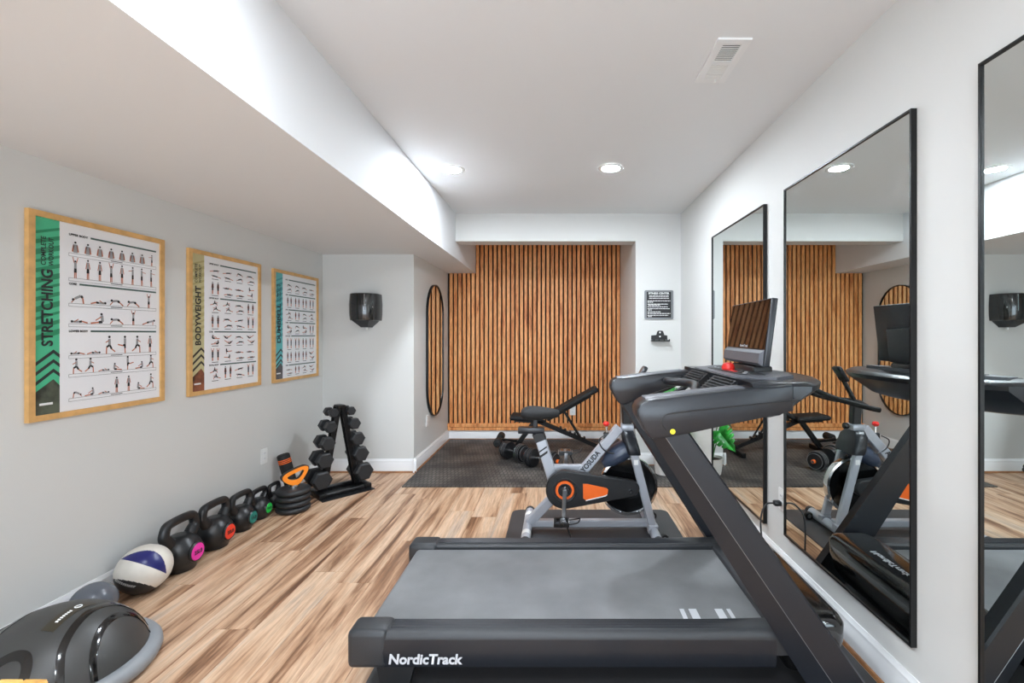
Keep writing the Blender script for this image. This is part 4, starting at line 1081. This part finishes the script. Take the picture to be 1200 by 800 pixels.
A = [(.205, -.172), (.192, -.155), (.176, -.14), (.155, -.116), (.141, -.089), (.129, -.058), (.116, -.016), (.105, .03), (.100, .087), (.105, .14), (.125, .19), (.155, .216)]
Bp = [(.248, -.095), (.24, -.09), (.226, -.078), (.209, -.055), (.193, -.028), (.18, .002), (.168, .045), (.162, .09), (.166, .14), (.182, .175), (.2, .178)]
dome_band('groove_band', A, .022, 'gloss'); dome_band('groove_band', Bp, .02, 'gloss')
dome_band('groove_band', [(-x, -y) for x, y in A], .022, 'gloss'); dome_band('groove_band', [(-x, -y) for x, y in Bp], .02, 'gloss')
dome_band('groove_band', [(.0, -.20), (.022, -.178), (.045, -.162), (.075, -.158), (.098, -.17), (.115, -.195), (.118, -.225)], .026, 'gloss')
dome_band('groove_band', [(.0, .20), (-.022, .178), (-.045, .162), (-.075, .158), (-.098, .17), (-.115, .195), (-.118, .225)], .026, 'gloss')
dome_band('smooth_patch', [(.07, -.085), (.062, -.03), (.055, .03), (.058, .08)], .04, mat('dome_patch', (52, 47, 36), .35), .0018)
for k in range(7):
    a = (.066 - k * .0012, -.05 + k * .009)
    dome_band('logo_mark', [(a[0] - .004, a[1]), (a[0] + .004, a[1] + .0015)], .006, 'white', .0035)
dome_band('logo_mark', [(.048, .028), (.056, .024), (.062, .034), (.058, .046), (.05, .044), (.048, .03)], .003, 'white', .004)

# ================================================================== WOODEN BOX at the picture's lower left
t = thing('bamboo_crate', 'light bamboo crate corner at the lower left picture edge', 'crate', (-1.43, 1.06, 0))
cx0, cx1, cy0, cy1, H = -1.62, -1.262, .80, 1.128, .448
for i in range(5):
    z = .02 + i * .088
    for nm, q in (('slat', (cx0, cx1, cy0, cy0 + .014)), ('slat', (cx0, cx1, cy1 - .014, cy1)), ('slat', (cx0, cx0 + .014, cy0 + .015, cy1 - .015)), ('slat', (cx1 - .014, cx1, cy0 + .015, cy1 - .015))):
        MB().rbox(*q, z, z + .072, .003, 1).build(nm, 'bamboo', t)
for a in (cx0 + .015, cx1 - .043):
    for b in (cy0 + .015, cy1 - .043): MB().rbox(a, a + .028, b, b + .028, .001, H - .008, .003, 1).build('corner_post', 'bamboo', t)
for k in range(6):
    a = cx0 + (cx1 - cx0) * k / 6 + .002
    MB().rbox(a, a + (cx1 - cx0) / 6 - .004, cy0, cy1, H - .008, H, .003, 1).build('lid_board', 'bamboo', t)

# ================================================================== POTTED MONSTERA
P0 = Vector((.99, 4.22, .0102))
t = thing('monstera_plant', 'green monstera plant in a white pot behind the treadmill', 'plant', P0)
pot = MB().lathe([(.075, .001), (.085, .006), (.105, .14), (.108, .155), (.1, .155), (.095, .13)], 32, Matrix.Translation(P0)).build('pot', 'pot', t, 40)
MB().lathe([(.096, .128), (.09, .134), (.002, .138)], 24, Matrix.Translation(P0)).build('soil', 'soil', t, 40)
def leaf(base, tip_dir, size, normal):
    d = Vector(tip_dir).normalized(); n = Vector(normal); n = (n - d * n.dot(d)).normalized(); s = d.cross(n)
    half = [(-.10, .0), (-.22, .16), (-.18, .36), (-.02, .5), (.10, .53), (.13, .30), (.17, .53), (.30, .50), (.32, .26), (.37, .46), (.50, .42), (.51, .22), (.56, .36), (.68, .28), (.69, .14), (.74, .2), (.86, .1), (1.0, 0)]
    mb = MB()
    for sg in (1, -1):
        cols = []
        for u, v in half:
            cols.append((Vector(base) + d * u * size + s * sg * v * size + n * size * (.16 * abs(v) - .32 * max(u, 0) ** 2)))
        mid = [(Vector(base) + d * max(u, -.02) * size + n * size * (-.32 * max(u, 0) ** 2)) for u, v in half]
        o = len(mb.v); mb.v += [tuple(q) for q in cols + mid]; k = len(half)
        for i in range(k - 1):
            mb.f.append((o + i, o + i + 1, o + k + i + 1, o + k + i)); mb.m.append(0)
    ob = mb.build('leaf', 'leaf', t, 60)
    sd = ob.modifiers.new('thickness', 'SOLIDIFY'); sd.thickness = .0015
    return ob
for bx, by, bz, td, sz, nr in ((.02, -.02, .775, (-.6, -.35, -.05), .17, (0, -.55, 1)), (.06, .03, .75, (.5, -.4, -.05), .15, (0, -.6, 1)), (-.08, .02, .52, (-.8, .1, -.35), .17, (.5, -.2, 1)),
                               (-.05, -.08, .40, (-.35, -.6, -.6), .2, (.6, -.7, .5)), (.10, -.04, .36, (.5, -.5, -.35), .17, (.3, -.3, 1)), (.03, .08, .46, (.3, .7, -.1), .18, (0, -.3, 1)), (.09, -.1, .56, (.3, -.7, -.3), .16, (.3, -.4, 1))):
    b = P0 + Vector((bx, by, bz))
    MB().tube(spline([P0 + Vector((bx * .15, by * .15, .135)), P0 + Vector((bx * .4, by * .4, bz * .6)), b], 5), [.006] * 5 + [.005] * 5 + [.003], 6).build('stem', 'stem', t)
    leaf(b, td, sz, nr)
